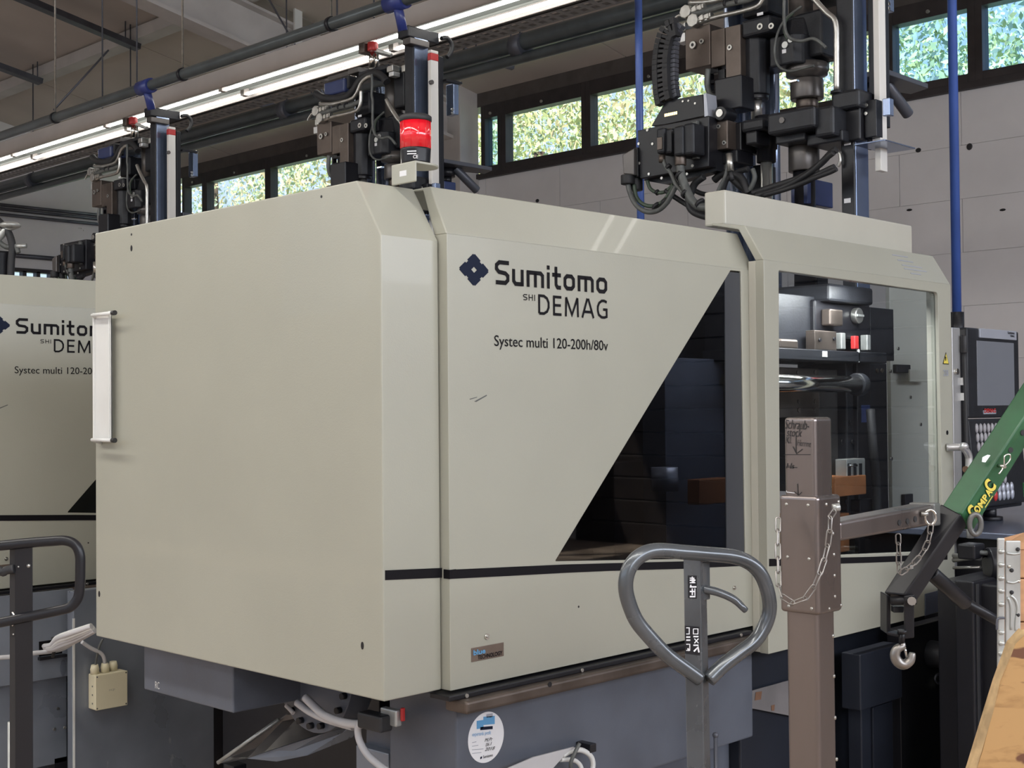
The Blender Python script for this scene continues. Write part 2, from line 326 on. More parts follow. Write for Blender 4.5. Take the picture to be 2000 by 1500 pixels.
for i,(x,y,zz) in enumerate([(WX,5.1,3.25),(WX,5.9,3.9),(WX,5.4,3.86),(WX,6.0,3.35),(WX,4.6,3.28),(WX,3.9,3.5),(WX,8.9,4.1),(WX,10.8,4.0),(WX,10.2,3.75)]):
    MB().ell((x-.004,y,zz),.004,.03,.012+.01*(i%3),5).build('chip_mark','rubber',wf)
# clerestory windows
wn_=0
for i,(a,b) in enumerate(MULL):
    wn_+=1; w=thing('window_%d'%wn_,'','',(WX,0,0)); del w['label']; del w['category']; w['kind']='structure'
    fr=MB(); z0,z1=4.44,5.28; x0,x1=WX-.04,WX+.10
    t=.07
    y0,y1=b,a
    if i==4: y0+=0
    fr.box((x0,y0,z0),(x1,y0+t,z1)).box((x0,y1-t,z0),(x1,y1,z1)).box((x0,y0+t,z0),(x1,y1-t,WZ0)).box((x0,y0+t,WZ1),(x1,y1-t,z1))
    fr.build('window_frame','darkframe',w,.004)
    MB().box((WX+.03,y0+t,WZ0),(WX+.036,y1-t,WZ1)).build('pane','winblue' if i in (4,8,9) else 'win',w)
    MB().cyl((WX-.06,(y0+y1)/2,WZ1+.05),(WX-.04,(y0+y1)/2,WZ1+.05),.018).build('latch','steel',w)
MB().box((WX-.02,Y0,4.44),(WX+.2,-5.4,5.28)).build('wall_panel','wall',wf)
# made-up dark slats right of the view, added to darken reflections
rd_=thing('reflection_darkener','','',(WX,0,0)); del rd_['label']; del rd_['category']; rd_['kind']='structure'
for i in range(16): MB().box((WX-.07,-5.6,.0+i*.25),(WX-.04,4.1,.24+i*.25)).build('darkener_slat','darkframe',rd_,.01)
# pilaster
p=MB().box((WX-.32,11.80,0),(WX,12.30,5.55)).build('trim_1','girder',None,.01); st(p)
# left wall with conduits and low window strip
wl_=thing('wall_left','','',(0,0,0)); del wl_['label']; del wl_['category']; wl_['kind']='structure'
def WY(u,v): return PY(u,v,WYL)
zt=3.80
xa=WY(20,522).x; xb=WY(152,537).x
MB().box((X0,WYL,0),(WX+.25,WYL+.25,3.1)).build('wall_core','wall',wl_)
MB().box((X0,WYL,3.72),(WX+.25,WYL+.25,9)).build('wall_core','wall',wl_)
MB().box((X0,WYL,3.1),(xa-.05,WYL+.25,3.72)).build('wall_core','wall',wl_)
MB().box((xb+.05,WYL,3.1),(WX+.25,WYL+.25,3.72)).build('wall_core','wall',wl_)
sw=thing('window_16','','',(0,WYL,0)); del sw['label']; del sw['category']; sw['kind']='structure'
n=5; wd=(xb-xa)/n
MB().box((xa,WYL+.05,3.1),(xb,WYL+.055,3.72)).build('pane','win',sw)
f=MB().box((xa-.05,WYL-.02,3.68),(xb+.05,WYL+.1,3.74)).box((xa-.05,WYL-.02,3.08),(xb+.05,WYL+.1,3.14))
for i in range(n+1): f.box((xa+i*wd-.03,WYL-.02,3.1),(xa+i*wd+.03,WYL+.1,3.7))
f.build('window_frame','darkframe',sw)
g=thing('conduit_bundle','grey conduits running along the far left wall above the machines','conduit',(8,WYL-.1,4.6))
for i,(v0,v1) in enumerate([(400,424),(408,433),(419,443),(497,517)]):
    a=WY(-5,v0); b=WY(205,v1); a.y=b.y=WYL-.05; b.z=a.z
    MB().cyl(a,b,.025 if i<3 else .035,n=8).build('conduit','duct',g)
# hidden enclosing walls with window bands (behind the camera)
def wallband(name,a,b,z0,z1,axis):
    w=thing(name,'','',(0,0,0)); del w['label']; del w['category']; w['kind']='structure'
    if axis=='y':
        MB().box((a,Y0-.2,0),(b,Y0,z0)).build('wall_core','wall',w); MB().box((a,Y0-.2,z1),(b,Y0,9.3)).build('wall_core','wall',w)
        MB().box((a,Y0-.2,z0),(-4,Y0,z1)).build('wall_core','wall',w); MB().box((10.5,Y0-.2,z0),(b,Y0,z1)).build('wall_core','wall',w)
        for x in range(-4,11,2): MB().box((x-.05,Y0-.15,z0),(x+.05,Y0-.05,z1)).build('window_post','darkframe',w)
    else:
        MB().box((X0-.2,a,0),(X0,b,z0)).build('wall_core','wall',w); MB().box((X0-.2,a,z1),(X0,b,9.3)).build('wall_core','wall',w)
        MB().box((X0-.2,a,z0),(X0,-2,z1)).build('wall_core','wall',w); MB().box((X0-.2,14,z0),(X0,b,z1)).build('wall_core','wall',w)
        for y in range(-2,15,2): MB().box((X0-.15,y-.05,z0),(X0-.05,y+.05,z1)).build('window_post','darkframe',w)
wallband('wall_right',X0,WX+.2,2.7,4.6,'y'); wallband('wall_back',Y0,WYL+.2,2.7,4.6,'x')
# sloping roof: boards between purlins
cl=thing('ceiling','','',(0,0,0)); del cl['label']; del cl['category']; cl['kind']='structure'
xs=[-6.2,-4.4,-2.6,-.8,1.0,2.8,4.6,6.4,8.15,10.62,11.75]
for i in range(len(xs)-1):
    y=Y0-.2
    while y<WYL+.2:
        y2=min(y+2.6,WYL+.3); a,b=xs[i]+.006,xs[i+1]-.006
        MB().prism([(a,y+.008,zc(a)),(b,y+.008,zc(b)),(b,y2-.008,zc(b)),(a,y2-.008,zc(a))],(0,0,.06)).build('ceiling_board','ceil',cl); y=y2
MB().prism([(X0-.3,Y0-.3,zc(X0)+.07),(WX+.3,Y0-.3,zc(WX)+.07),(WX+.3,WYL+.3,zc(WX)+.07),(X0-.3,WYL+.3,zc(X0)+.07)],(0,0,.05)).build('roof_deck','darkframe',cl)
for x in xs[1:-1]:
    big=x>8; w=.10 if x<9 else .12
    MB().box((x-w,Y0,zc(x)-.15),(x+w,WYL,zc(x)-.005)).build('purlin','girder' if x<9 else 'darkframe',cl,.005)
# roof girder over the pilaster
for yg in (12.05,):
    gr=thing('trim_2','','',(0,yg,0)); del gr['label']; del gr['category']; gr['kind']='structure'
    a,b=-6.0,11.45
    MB().prism([(a,yg-.02,zc(a)-.16),(b,yg-.02,zc(b)-.16),(b,yg-.02,zc(b)-.62),(a,yg-.02,zc(a)-.62)],(0,.04,0)).build('web','girder',gr)
    MB().prism([(a,yg-.13,zc(a)-.60),(b,yg-.13,zc(b)-.60),(b,yg-.13,zc(b)-.64),(a,yg-.13,zc(a)-.64)],(0,.26,0)).build('flange','girder',gr)
    MB().prism([(a,yg-.13,zc(a)-.15),(b,yg-.13,zc(b)-.15),(b,yg-.13,zc(b)-.18),(a,yg-.13,zc(a)-.18)],(0,.26,0)).build('flange','girder',gr)
    for x in (6.9,9.1): MB().box((x-.012,yg-.12,zc(x)-.6),(x+.012,yg+.12,zc(x)-.16)).build('stiffener','girder',gr)
    q=PY(580,10,yg-.14); MB().box((q.x-.05,yg-.17,q.z-.55),(q.x+.05,yg-.14,q.z)).build('cleat','white',gr)
# channel rails under the roof, parallel to the slope
def channel(name,label,pts,w=.10,off=.35,ext=0):
    out=[]
    for u,v in pts:
        r=ray(u,v); s_=(5.45-off+11.5*.19-1.5)/(r.z+.19*r.x); out.append(C0+r*s_)
    a,b=out; d=(b-a).normalized(); a=a-d*ext
    t=thing(name,label,'rail',(a.x,a.y,a.z)); MB().obox(a,b,w,.07,(0,0,1)).build('channel','duct',t,.004)
    for k in (.25,.95):
        p=a.lerp(b,k); MB().cyl(p,(p.x,p.y,zc(p.x)),.008,n=6).build('hanger_rod','duct',t)
    return t
channel('ceiling_channel','dark blue-grey steel channel under the roof at the top left, ending beside the pale purlin',[(50,0),(270,93)],.13,.25,2)
channel('ceiling_channel','short dark steel channel at the extreme left edge under the roof',[(-60,108),(80,160)],.13,.25)
channel('ceiling_channel','thin steel strut ending right of the tall column cap, behind the twin pipes',[(905,100),(1003,130)],.06,.9)
channel('ceiling_channel','thin steel strut ending left of the second injection unit, under the light row',[(500,200),(614,228)],.06,.9)
channel('ceiling_channel','lowest thin strut at the left, above the grey wall',[(-40,335),(112,357)],.06,.6)
# twin pipes in front of the window wall
tp=thing('pipe_run','two parallel dark pipes running under the roof in front of the clerestory windows','pipe',(8,10,4.45))
def along(u,v,x): return PX(u,v,x)
for (u0,v0),(u1,v1),r in (((0,369),(1240,18),.075),((180,347),(1240,40),.045)):
    a=along(u0,v0,8.0); b=along(u1,v1,8.0); zz=(a.z+b.z)/2
    MB().cyl((8.0,19.3,zz),(8.0,-5.8,zz),r,n=12).build('pipe','greenpipe',tp)
zz=along(600,208,8.0).z
for y in (16.6,14.1,11.0,7.7,5.0):
    MB().cyl((8.0,y-.06,zz+.02),(8.0,y+.06,zz+.02),.10,n=14).build('pipe_clamp','duct',tp); MB().cyl((8,y,zz),(8,y,zc(8)-.01),.008,n=6).build('hanger_rod','duct',tp)
gp=thing('pipe_run','grey-green round pipe with blue tee fittings hung just above the light row','pipe',(4.4,8,3.6))
zz=PX(300,165,4.4).z
MB().cyl((4.4,19.2,zz),(4.4,-5.5,zz),.034,n=14).build('pipe','greenpipe',gp)
for u,v in ((285,168),(775,8)):
    y=PX(u,v,4.4).y
    MB().cyl((4.4,y-.07,zz),(4.4,y+.07,zz),.047,n=14).cyl((4.4,y,zz),(4.44,y,zz-.14),.026,n=10).build('tee_fitting','bluefit',gp)
for u,v in ((108,225),(357,146),(647,50),(-60,270)):
    y=PX(u,v,4.4).y; MB().cyl((4.4,y-.012,zz),(4.4,y+.012,zz),.041,n=14).build('pipe_clamp','blackp',gp)
    MB().cyl((4.4,y,zz+.03),(4.4,y,zc(4.4)),.007,n=6).build('hanger_rod','steel',gp)
# fluorescent row
zt=3.585
xn=PZ(500,156,zt).x; xf=PZ(500,178,zt).x
ztop=PX(500,112,xn-.06).z
lr=thing('light_row','long row of white twin-tube fluorescent lights crossing above the machines','ceiling light',(xn,8,ztop))
ys=19.0; 
MB().prism([(xn-.075,-5.5,zt-.012),(xn-.06,-5.5,ztop),(xf+.06,-5.5,ztop),(xf+.06,-5.5,zt-.012),(xf+.05,-5.5,zt-.012),(xf+.045,-5.5,zt+.045),(xn-.05,-5.5,zt+.045),(xn-.065,-5.5,zt-.012)],(0,24.6,0)).build('housing','fix',lr,.003)
MB().prism([((xn+xf)/2-.04,-5.5,zt+.045),((xn+xf)/2,-5.5,zt+.0),((xn+xf)/2+.04,-5.5,zt+.045)],(0,24.6,0)).build('reflector','refl',lr)
yj=PX(435,177,xn).y; sp_=1.53*xn/4.896
y=yj-sp_*math.floor((yj+5.4)/sp_)
while y<18.5:
    for x in (xn,xf): MB().cyl((x,y+.035,zt),(x,y+sp_-.035,zt),.011,n=10).build('tube','tube',lr)
    MB().box((xn-.02,y-.02,zt-.01),(xn+.02,y+.02,zt+.04)).box((xf-.02,y-.02,zt-.01),(xf+.02,y+.02,zt+.04)).build('lamp_holder','fix',lr)
    y+=sp_
for y in (2.0,6.2,9.0,13.5): MB().cyl(((xn+xf)/2,y,ztop),((xn+xf)/2,y,zc(5)),.006,n=6).build('hanger_wire','duct',lr)
MB().box((xn-.05,-5.4,zt+.040),(xf+.045,19,zt+.0449)).build('trough','refl',lr)
# perforated tray beside the light row
tr=thing('cable_tray','perforated grey steel cable tray running alongside the light row','cable tray',(xf+.2,8,zt))
xt=xf+.14; 
b=MB(); wtray=.13
for j in (0,1,2): b.box((xt+wtray*j/2-.012,-5.4,zt+.005),(xt+wtray*j/2+.012,19,zt+.009))
y=2.0
while y<19:
    b.box((xt,y,zt+.0045),(xt+wtray,y+.035,zt+.0085)); y+=.075
b.box((xt-.012,-5.4,zt+.005),(xt-.009,19,zt+.05)).box((xt+wtray+.009,-5.4,zt+.005),(xt+wtray+.012,19,zt+.05))
b.build('tray_sheet','tray',tr,kind='stuff')
for y in (3,6.2,9,13.5): MB().cyl((xt+.06,y,zt+.01),(xt+.06,y,zc(xt)),.006,n=6).build('hanger_wire','duct',tr)
# the other light rows, behind and beyond
for i,(rx,rz) in enumerate(LIGHTROWS):
    t=thing('light_row',['white light row hung behind the camera','white light row hung near the camera'][i],'ceiling light',(rx,4,rz))
    MB().box((rx-.16,-4,rz),(rx+.16,12,rz+.1)).build('housing','fix',t,.004)
    for x in (-.1,.1): MB().cyl((rx+x,-3.9,rz-.03),(rx+x,11.9,rz-.03),.014,n=8).build('tube','tube',t)
    for y in (-2,4,10): MB().cyl((rx,y,rz+.1),(rx,y,zc(rx)),.006,n=6).build('hanger_wire','duct',t)
# thin wires
for i,((u0,v0),(u1,v1)) in enumerate([((503,-40),(650,215)),((212,98),(105,215))]):
    a=PD(u0,v0,10.5); b=PD(u1,v1,10.2); w=MB().cyl(a,b,.008,n=5).build('hanging_wire','duct',None)
    w['label']=['long slanting black wire hanging across the roof near the pale girder','slanting wire below the top left steel channel','short wire beside the roof girder'][i]; w['category']='wire'
# blue vertical drop pipes
def drop(u,v,d,r,z0,lab):
    p=PD(u,v,d); t=thing('drop_pipe',lab,'pipe',(p.x,p.y,z0)); MB().cyl((p.x,p.y,z0),(p.x,p.y,zc(p.x)-.02),r,n=16).build('pipe','blue',t)
    MB().cyl((p.x,p.y,zc(p.x)-.25),(p.x,p.y,zc(p.x)-.18),r*1.4,n=16).build('collar','bluefit',t); return t,p
drop(1250,300,7.0,.020,0.0,'blue vertical pipe left of the big black injection unit')
t,p=drop(1867,500,5.35,.0185,1.86,'blue vertical pipe at the right, ending in a black coupling')
MB().cyl((p.x,p.y,1.72),(p.x,p.y,1.88),.028,n=14).build('coupling','blackp',t); MB().cyl((p.x,p.y,0),(p.x,p.y,1.72),.02,n=10).build('hose','rubber',t)
# trees outside
def tree(x,y,h,R,mix,label,n=3800):
    t=thing('tree',label,'tree',(x,y,0),None)
    MB().tube(smooth_path([(x,y,-1.5),(x+.1,y+.1,1.5),(x-.05,y,h)]),[.22-.01*i for i in range(13)],8).build('trunk','tree',t)
    for mi,(mm,fr) in enumerate(mix):
        b=MB()
        for i in range(int(n*fr*1.5)):
            while 1:
                q=Vector((random.uniform(-1,1),random.uniform(-1,1),random.uniform(-1,1)))
                if .35<q.length<1: break
            c=Vector((x,y,h))+Vector((q.x*R,q.y*R*1.25,q.z*R*.95)); s_=random.uniform(.035,.09)
            a=Vector((random.gauss(0,1),random.gauss(0,1),random.gauss(0,.6))).normalized(); w=a.orthogonal().normalized(); w.rotate(Matrix.Rotation(random.random()*6.28,3,a)); e=a.cross(w)
            b.add([c-w*s_,c-e*s_*.45,c+w*s_,c+e*s_*.45],[(0,1,2,3)])
        b.build('foliage',mm,t,flat=True,kind='stuff')
Y_=[('leafy',.55),('leafo',.2),('leafg',.25)]; G_=[('leafy',.35),('leafg',.40),('leafb',.25)]; B_=[('leafb',.5),('leafg',.3),('leafy',.2)]
tree(16.5,15.4,5.9,1.6,Y_,'yellow-green autumn tree behind the first full window right of the pilaster',3600)
tree(16.8,12.0,5.7,1.55,[('leafy',.4),('leafo',.3),('leafg',.3)],'orange-tinged tree behind the windows left of the black unit',3600)
tree(17.0,8.8,5.9,1.4,G_,'green tree behind the window beside the white pole',3000)
tree(17.2,5.6,6.0,1.5,B_,'bluish green tree outside at the far right, behind the last window',3000)
tree(16.0,20.3,6.3,2.0,[('leafy',.3),('leafo',.35),('leafg',.35)],'yellow and orange tree seen through the second clerestory window from the left',4200)
tree(16.5,25.4,6.8,1.9,[('leafo',.4),('leafb',.35),('leafg',.25)],'sparse pinkish tree seen through the leftmost clerestory window',2400)
tree(23.5,21.6,7.6,2.6,B_,'dark green tree furthest left of the back row outside',4200)
tree(23.5,14.8,7.6,2.6,B_,'bluish green tree in the middle of the back row outside',4200)
tree(24,8.2,7.8,2.5,B_,'pale green tree furthest right of the back row outside',4200)
gd=MB().box((11.9,-10,-1.6),(60,50,-1.5)).build('lawn','leafg',None); gd['kind']='structure'
# ================================================================ MOULDING MACHINE
XR=1.941; YR=2.313; X2=2.121; Y2=2.286; X3=3.364; Y3=2.23; ZB=.843; XE=4.573
NY=(0,-1,0)
FILL=14
def make_machine():
    m=thing('moulding_machine','large cream and dark grey injection moulding machine filling the foreground','machine',(3.2,2.9,0))
    # --- dark base
    zt_=.84
    MB().box((2.164,2.312,.50),(3.40,2.56,zt_-.02)).build('base_beam','grey_paint',m,.006)
    MB().box((3.40,2.36,.0),(4.60,2.56,zt_-.02)).build('shaded_bed','shadebase',m,.006)  # base continues here, its colour darkened for the shade under the door
    MB().box((3.0,2.56,.0),(4.60,3.50,zt_-.02)).build('base_core','grey_paint',m,.006)
    MB().box((2.20,2.40,0.0),(3.40,2.55,.50)).build('base_body','grey_paint',m,.006)
    q=PX(714,1412,2.20); MB().box((2.20,2.56,.0),(2.6,q.y,q.z)).build('base_foot','grey_paint',m,.005)
    q=PX(695,1455,2.17); MB().box((2.17,2.57,.0),(2.22,q.y,q.z)).build('foot_plate','grey2',m,.003)
    MB().box((2.30,2.60,.74),(3.0,3.5,.835)).build('bed_arm','grey_paint',m,.004)
    MB().box((2.02,2.35,.835),(4.57,3.55,.843)).build('base_top','blackp',m)
    # --- rear cover
    P=[(XR,YR,ZB),(XR,YR,1.902),(XR,2.399,2.037),(XR,3.63,2.037),(XR,3.63,ZB)]
    c=MB().prism(P,(X2-XR-.004,0,0)).build('rear_cover','cream',m,.0035)
    for u,v in ((628,384),(257,485),(257,458),(194,1160),(708,1261)):
        q=PX(u,v,XR); 
        if v in (1160,1261,485): MB().prism([(XR+.001,q.y+math.cos(a)*.005,q.z+math.sin(a)*.009) for a in [i*math.pi/6 for i in range(12)]],(-.002,0,0)).build('slot_hole','blackp',c)
        else: screw(c,q,(-1,0,0),.0035)
    st_=[PY(752,1114,YR),PY(866,1109,YR),PY(866,1128,YR),PY(752,1133,YR)]
    decal(c,'stripe','black',st_,NY)
    # carrier rail on the rear cover
    a=PX(195,612,XR); b=PX(228,860,XR)
    MB().box((XR-.018,a.y,a.z),(XR-.014,b.y,b.z)).box((XR-.024,b.y,a.z),(XR-.014,b.y+.006,b.z)).box((XR-.024,a.y-.006,a.z),(XR-.014,a.y,b.z)).box((XR-.014,a.y-.03,a.z-.02),(XR,b.y+.03,b.z+.02)).build('carrier_plate','white',m,.001)
    for v0 in (609,857):
        q=PX(186,v0,XR-.03); w=PX(226,v0+ (2 if v0<700 else 3),XR-.03); q.z=w.z
        MB().tube([(XR-.0,q.y+.02,q.z-.01),(XR-.03,q.y+.018,q.z),(XR-.034,w.y,w.z)],.0055,10).build('rod','white',m)
        MB().cyl((XR-.034,w.y+.012,w.z),(XR-.034,w.y-.004,w.z),.007,n=12).build('rod_end','rubber',m)
    # --- sliding door
    th=.045
    def R(P,o=None):  # rounded polygon on plane y
        out=[]
        for i,(p,r) in enumerate(P):
            if r==0: out.append(p); continue
            a=P[i-1][0]; b=P[(i+1)%len(P)][0]; d1=(a-p).normalized(); d2=(b-p).normalized()
            for k in range(5):
                t=k/4; q0=p+d1*r; q1=p+d2*r; out.append((q0*(1-t)**2+p*2*t*(1-t)+q1*t*t))
        return out
    W=[(PY(1427,528,Y2),0),(PY(1447,530,Y2),.006),(PY(1456,1086,Y2),.006),(PY(1330,1092,Y2),0),(PY(1190,1094.5,Y2),0),(PY(1084,1096.5,Y2),.006)]
    hole=R(W)
    outer=[Vector((X2,Y2,ZB)),Vector((X2,Y2,1.918)),Vector((X3+.03,Y2,1.918)),Vector((X3+.03,Y2,ZB))]
    dr=plate('sliding_door','cream',outer,[hole],(0,th,0),m,.003)
    MB().prism([(X2,Y2,1.9178),(X2,2.344,2.037),(X2,2.60,2.037),(X2,2.60,2.03),(X2,2.37,2.03),(X2,Y2+th,1.9178)],(X3+.03-X2,0,0)).build('door_top','cream',dr,.003)
    MB().box((X2+.001,Y2+th,ZB+.002),(X2+.02,2.44,1.90)).build('door_return','cream2',dr,.002)
    ph=[Vector((p.x,Y2+.006,p.z)) for p in hole]
    MB().prism(ph,(0,.004,0)).build('window_pane','dark',dr)
    # bars behind the smoked pane
    decal(dr,'inner_bar','barstrip',[PY(u,v,Y2)+Vector((0,.0055,0)) for u,v in ((1417,541),(1427,531),(1446,533),(1455,1083),(1421,1087))],NY,.003)
    # emblem and lettering
    cx=PY(925.5,527,Y2); s_=(PY(954,527,Y2).x-PY(897,527,Y2).x)/2; s2=(PY(925,496,Y2).z-PY(925,558,Y2).z)/2
    q=[(0,.95),(.06,1.0),(.45,.61),(.39,.53),(.53,.39),(.61,.45),(1,.06)]
    pts=[]
    for k in range(4):
        for x,y in q:
            for _ in range(k): x,y=y,-x
            pts.append((x,y))
    o=[Vector((cx.x+x*s_,Y2-.0012,cx.z+y*s2)) for x,y in pts]; hh=[Vector((cx.x+x*s_*.2,Y2-.0012,cx.z+y*s2*.2)) for x,y in ((0,1),(1,0),(0,-1),(-1,0))]
    plate('emblem','navy',o,[hh],(0,.001,0),dr)
    bl=PY(966,556,Y2); br=PY(1186,572.5,Y2); h=PY(966,508,Y2).z-bl.z; zb=(bl.z+br.z)/2; bl.z=br.z=zb
    glyphs('Sumitomo',dr,'black',bl,br,h*.98,.175)
    bl=PY(1021,586,Y2); br=PY(1045,588,Y2); bl.z=br.z=(bl.z+br.z)/2; glyphs('SHI',dr,'black',bl,br,PY(1021,574,Y2).z-bl.z,.15,.2)
    bl=PY(1050,616,Y2); br=PY(1187,622,Y2); h=PY(1050,576,Y2).z-bl.z; bl.z=br.z=(bl.z+br.z)/2; glyphs('DEMAG',dr,'black',bl,br,h,.135,.16)
    bl=PY(965,677,Y2); br=PY(1187,683,Y2); h=PY(965,656,Y2).z-bl.z; bl.z=br.z=(bl.z+br.z)/2; text('Systec multi 120-200h/80v',dr,'black',bl,br,h,bold=.004)
    # stripe
    top=[(882,1112.5),(1000,1107),(1100,1102.5),(1190,1100),(1330,1096.5),(1476,1091)]; bot=[(1476,1104),(1330,1111),(1190,1115),(1100,1119),(1000,1124.5),(882,1130.5)]
    decal(dr,'stripe','black',[PY(u,v,Y2) for u,v in top+bot],NY)
    MB().box((X2-.001,Y2-.001,PY(882,1130.5,Y2).z),(X2+.02,Y2+.02,PY(882,1112.5,Y2).z)).build('stripe','black',dr)
    # plate badge, lock, screws
    z0=PY(950,1290,Y2).z; z1=PY(950,1262,Y2).z; a=PY(920,1276,Y2); b=PY(983,1266,Y2)
    bd=MB().box((a.x,Y2-.002,z0+.003),(b.x,Y2,z1+.002)).build('badge','badge',dr,.001)
    text('blue',dr,'lblue',(a.x+.005,Y2-.002,(z0+z1)/2+.002),(a.x+.045,Y2-.002,(z0+z1)/2+.002),.012,bold=.03)
    text('TECHNOLOGY',dr,'black',(a.x+.02,Y2-.002,z0+.007),(b.x-.006,Y2-.002,z0+.007),.010,bold=.02)
    for u,v,r in ((950,1243,.007),(1433,1148,.006)):
        q=PY(u,v,Y2); MB().cyl((q.x,Y2,q.z),(q.x,Y2-.004,q.z),r,n=16).build('door_lock','chrome',dr); MB().cyl((q.x,Y2-.004,q.z),(q.x,Y2-.008,q.z),r*.55,n=6).build('lock_bolt','steel',dr)
    screw(dr,PY(1130,1185,Y2),NY,.003)
    decal(dr,'grime_mark','hosegrey',[PY(u,v,Y2) for u,v in ((917,779),(932,775),(931,776.5),(918,780.5))],NY,.0006); decal(dr,'grime_mark','hosegrey',[PY(u,v,Y2) for u,v in ((926,784),(950,771),(951,773),(930,785))],NY,.0006)
    # --- guide rail below the door
    a=PY(903,1378,2.25); b=PY(1476,1256,2.25); zr=(PY(903,1365,2.25).z+PY(1475,1243,2.25).z)/2
    MB().box((a.x,2.235,zr-.032),(b.x,2.312,zr)).build('guide_rail','brown',m,.008,3)
    MB().box((a.x-.03,2.262,zr),(b.x,2.33,ZB-.006)).build('rail_flange','blackp',m,.002)
    for t in (.02,.36,.66,.95):
        x=a.x+(b.x-a.x)*t; MB().cyl((x,2.262,zr+.006),(x,2.258,zr+.006),.005,n=10).build('bolt','steel',m)
    q=PY(1074,1337,2.235); MB().cyl((q.x,2.236,q.z),(q.x,2.2345,q.z),.007,n=12).build('slot_hole','blackp',m)
    # --- guard door
    W=[(PY(1521,528,Y3),.006),(PY(1832,571,Y3),.02),(PY(1842,1076,Y3),.015),(PY(1700,1083,Y3),0),(PY(1600,1087,Y3),0),(PY(1524,1090,Y3),.006)]
    hole=R(W); xe=XE+.002
    outer=[Vector((X3,Y3,.765)),Vector((X3,Y3,1.945)),Vector((xe,Y3,1.945)),Vector((xe,Y3,.765))]
    gd=plate('guard_door','cream',outer,[hole],(0,.03,0),m,.003)
    sx=.022
    MB().prism([(X3,Y3,1.9448),(X3,2.296,2.055),(X3,2.42,2.075),(X3,2.42,2.068),(X3,2.32,2.045),(X3,Y3+.03,1.9448)],(xe-X3-.0,0,0)).build('door_top','cream',gd,.003)
    MB().box((X3,Y3+.03,.767),(X3+.06,Y2+.0,1.9445)).build('door_return','cream2',gd,.002)
    MB().box((xe-.012,Y3+.03,.767),(xe,2.32,1.9445)).build('door_return','cream2',gd,.002)
    MB().prism([Vector((p.x,Y3+.012,p.z)) for p in hole],(0,.005,0)).build('window_pane','guard',gd)
    decal(gd,'stripe','black',[PY(u,v,Y3) for u,v in ((1502,1091.5),(1600,1090),(1700,1087.5),(1850,1082),(1850,1093),(1700,1099),(1600,1102),(1502,1106))],NY)
    # warning triangle and mark
    t0=PY(1847,688,Y3); t1=PY(1841,711,Y3); t2=PY(1853,712,Y3); tri=decal(gd,'warning_sign','black',[t0,t2,t1],NY)
    cc=(t0+t1+t2)/3; decal(gd,'warning_face','yellow',[cc+(p-cc)*.80+Vector((0,-.0014,0)) for p in (t0,t2,t1)],NY,.0004)
    decal(gd,'warning_mark','black',[PY(u,v,Y3-.002) for u,v in ((1846,697),(1848,697),(1847.5,705),(1846.5,705))],NY,.0006)
    text('28',gd,'silver',PY(1842,734,Y3),PY(1852,734,Y3),.022,bold=.02)
    q=PY(1850,845,Y3); screw(gd,q,NY,.0085)
    # printed notice on the sloping top
    def sl(u,t): # point on the slope: along px at fold
        a=PY(u,545,Y3); return Vector((a.x,Y3+.066*t,1.945+.11*t))
    nn=Vector((0,-.11,.066)).normalized()
    for i,(l,r,t) in enumerate(((1770,1800,.78),(1775,1805,.62),(1778,1817,.46),(1778,1822,.34),(1786,1806,.2))):
        a=sl(l,t); b=sl(r,t); d=Vector((0,.066,.11)).normalized()*.0045
        decal(gd,'notice_line','silver',[a,b,b+d,a+d],nn,.001)
    # grab handle with clamp
    zy=Y3-.055; q0=PY(1848,874,Y3); q1=PY(1880,872,zy); q2=PY(1891,888,zy); q3=PY(1893,916,zy)
    MB().tube(smooth_path([(q0.x,Y3,q0.z),(q0.x+.03,zy,q0.z+.002),(q1.x,zy,q1.z),(q2.x,zy,q2.z),(q3.x,zy,q3.z),(q3.x,zy,q3.z-.25)],5),.0135,14).build('grab_handle','alu',gd)
    MB().cyl((q3.x-.03,zy-.0,q3.z),(q3.x+.03,zy,q3.z),.012,n=12).build('handle_clamp','chrome',gd)
    # corner plate low right
    pp=[PY(u,v,Y3-.003) for u,v in ((1806,1160),(1864,1145),(1864,1184),(1806,1203))]; decal(gd,'name_plate','table',pp,NY,.002)
    # --- top beam
    a=PY(1416,405,2.42); b=PY(1782,465,2.42); z1=(PY(1416,371,2.42).z+PY(1782,440,2.42).z)/2
    MB().box((a.x,2.42,2.078),(b.x,2.50,z1)).build('top_beam','cream2',m,.006)
    # --- interior behind the guard window
    I=lambda n_,mt,y,u0,v0,u1,v1,d,bev=.003: bY(m,n_,mt,y,u0,v0,u1,v1,d,bev=bev)
    bY(m,'inner_panel','cream2',2.86,1741,540,1850,1090,.02)
    for u,v in ((1753,681),(1738,725),(1775,725),(1740,896),(1777,776),(1797,829),(1797,1000)):
        q=PY(u,v,2.86); bolt(m,(q.x,2.86,q.z),NY,.008,'chrome',.006)
    bY(m,'latch_plate','cream2',2.80,1778,722,1822,746,.01); bY(m,'hinge_strip','alu',2.5,1826,780,1838,860,.02); bY(m,'latch_plate','char',2.84,1752,712,1779,728,.02)
    bY(m,'latch_plate','char',2.84,1768,965,1784,988,.02)
    MB().box((3.40,3.1,.84),(4.6,3.13,2.0)).build('inner_wall','grey_paint',m)
    MB().box((2.15,3.45,.84),(4.57,3.6,1.95)).build('back_guard','cream',m,.004)
    # clamp platens and tools
    I('injection_head','char',2.62,1510,575,1592,706,.3); I('injection_head','blackp',2.60,1592,590,1700,662,.3,.008); I('injection_head','char',2.56,1620,558,1706,592,.3,.01)
    I('tool_block','char',2.66,1700,602,1746,704,.2); I('mounting_plate','char',2.55,1510,684,1732,705,.3)
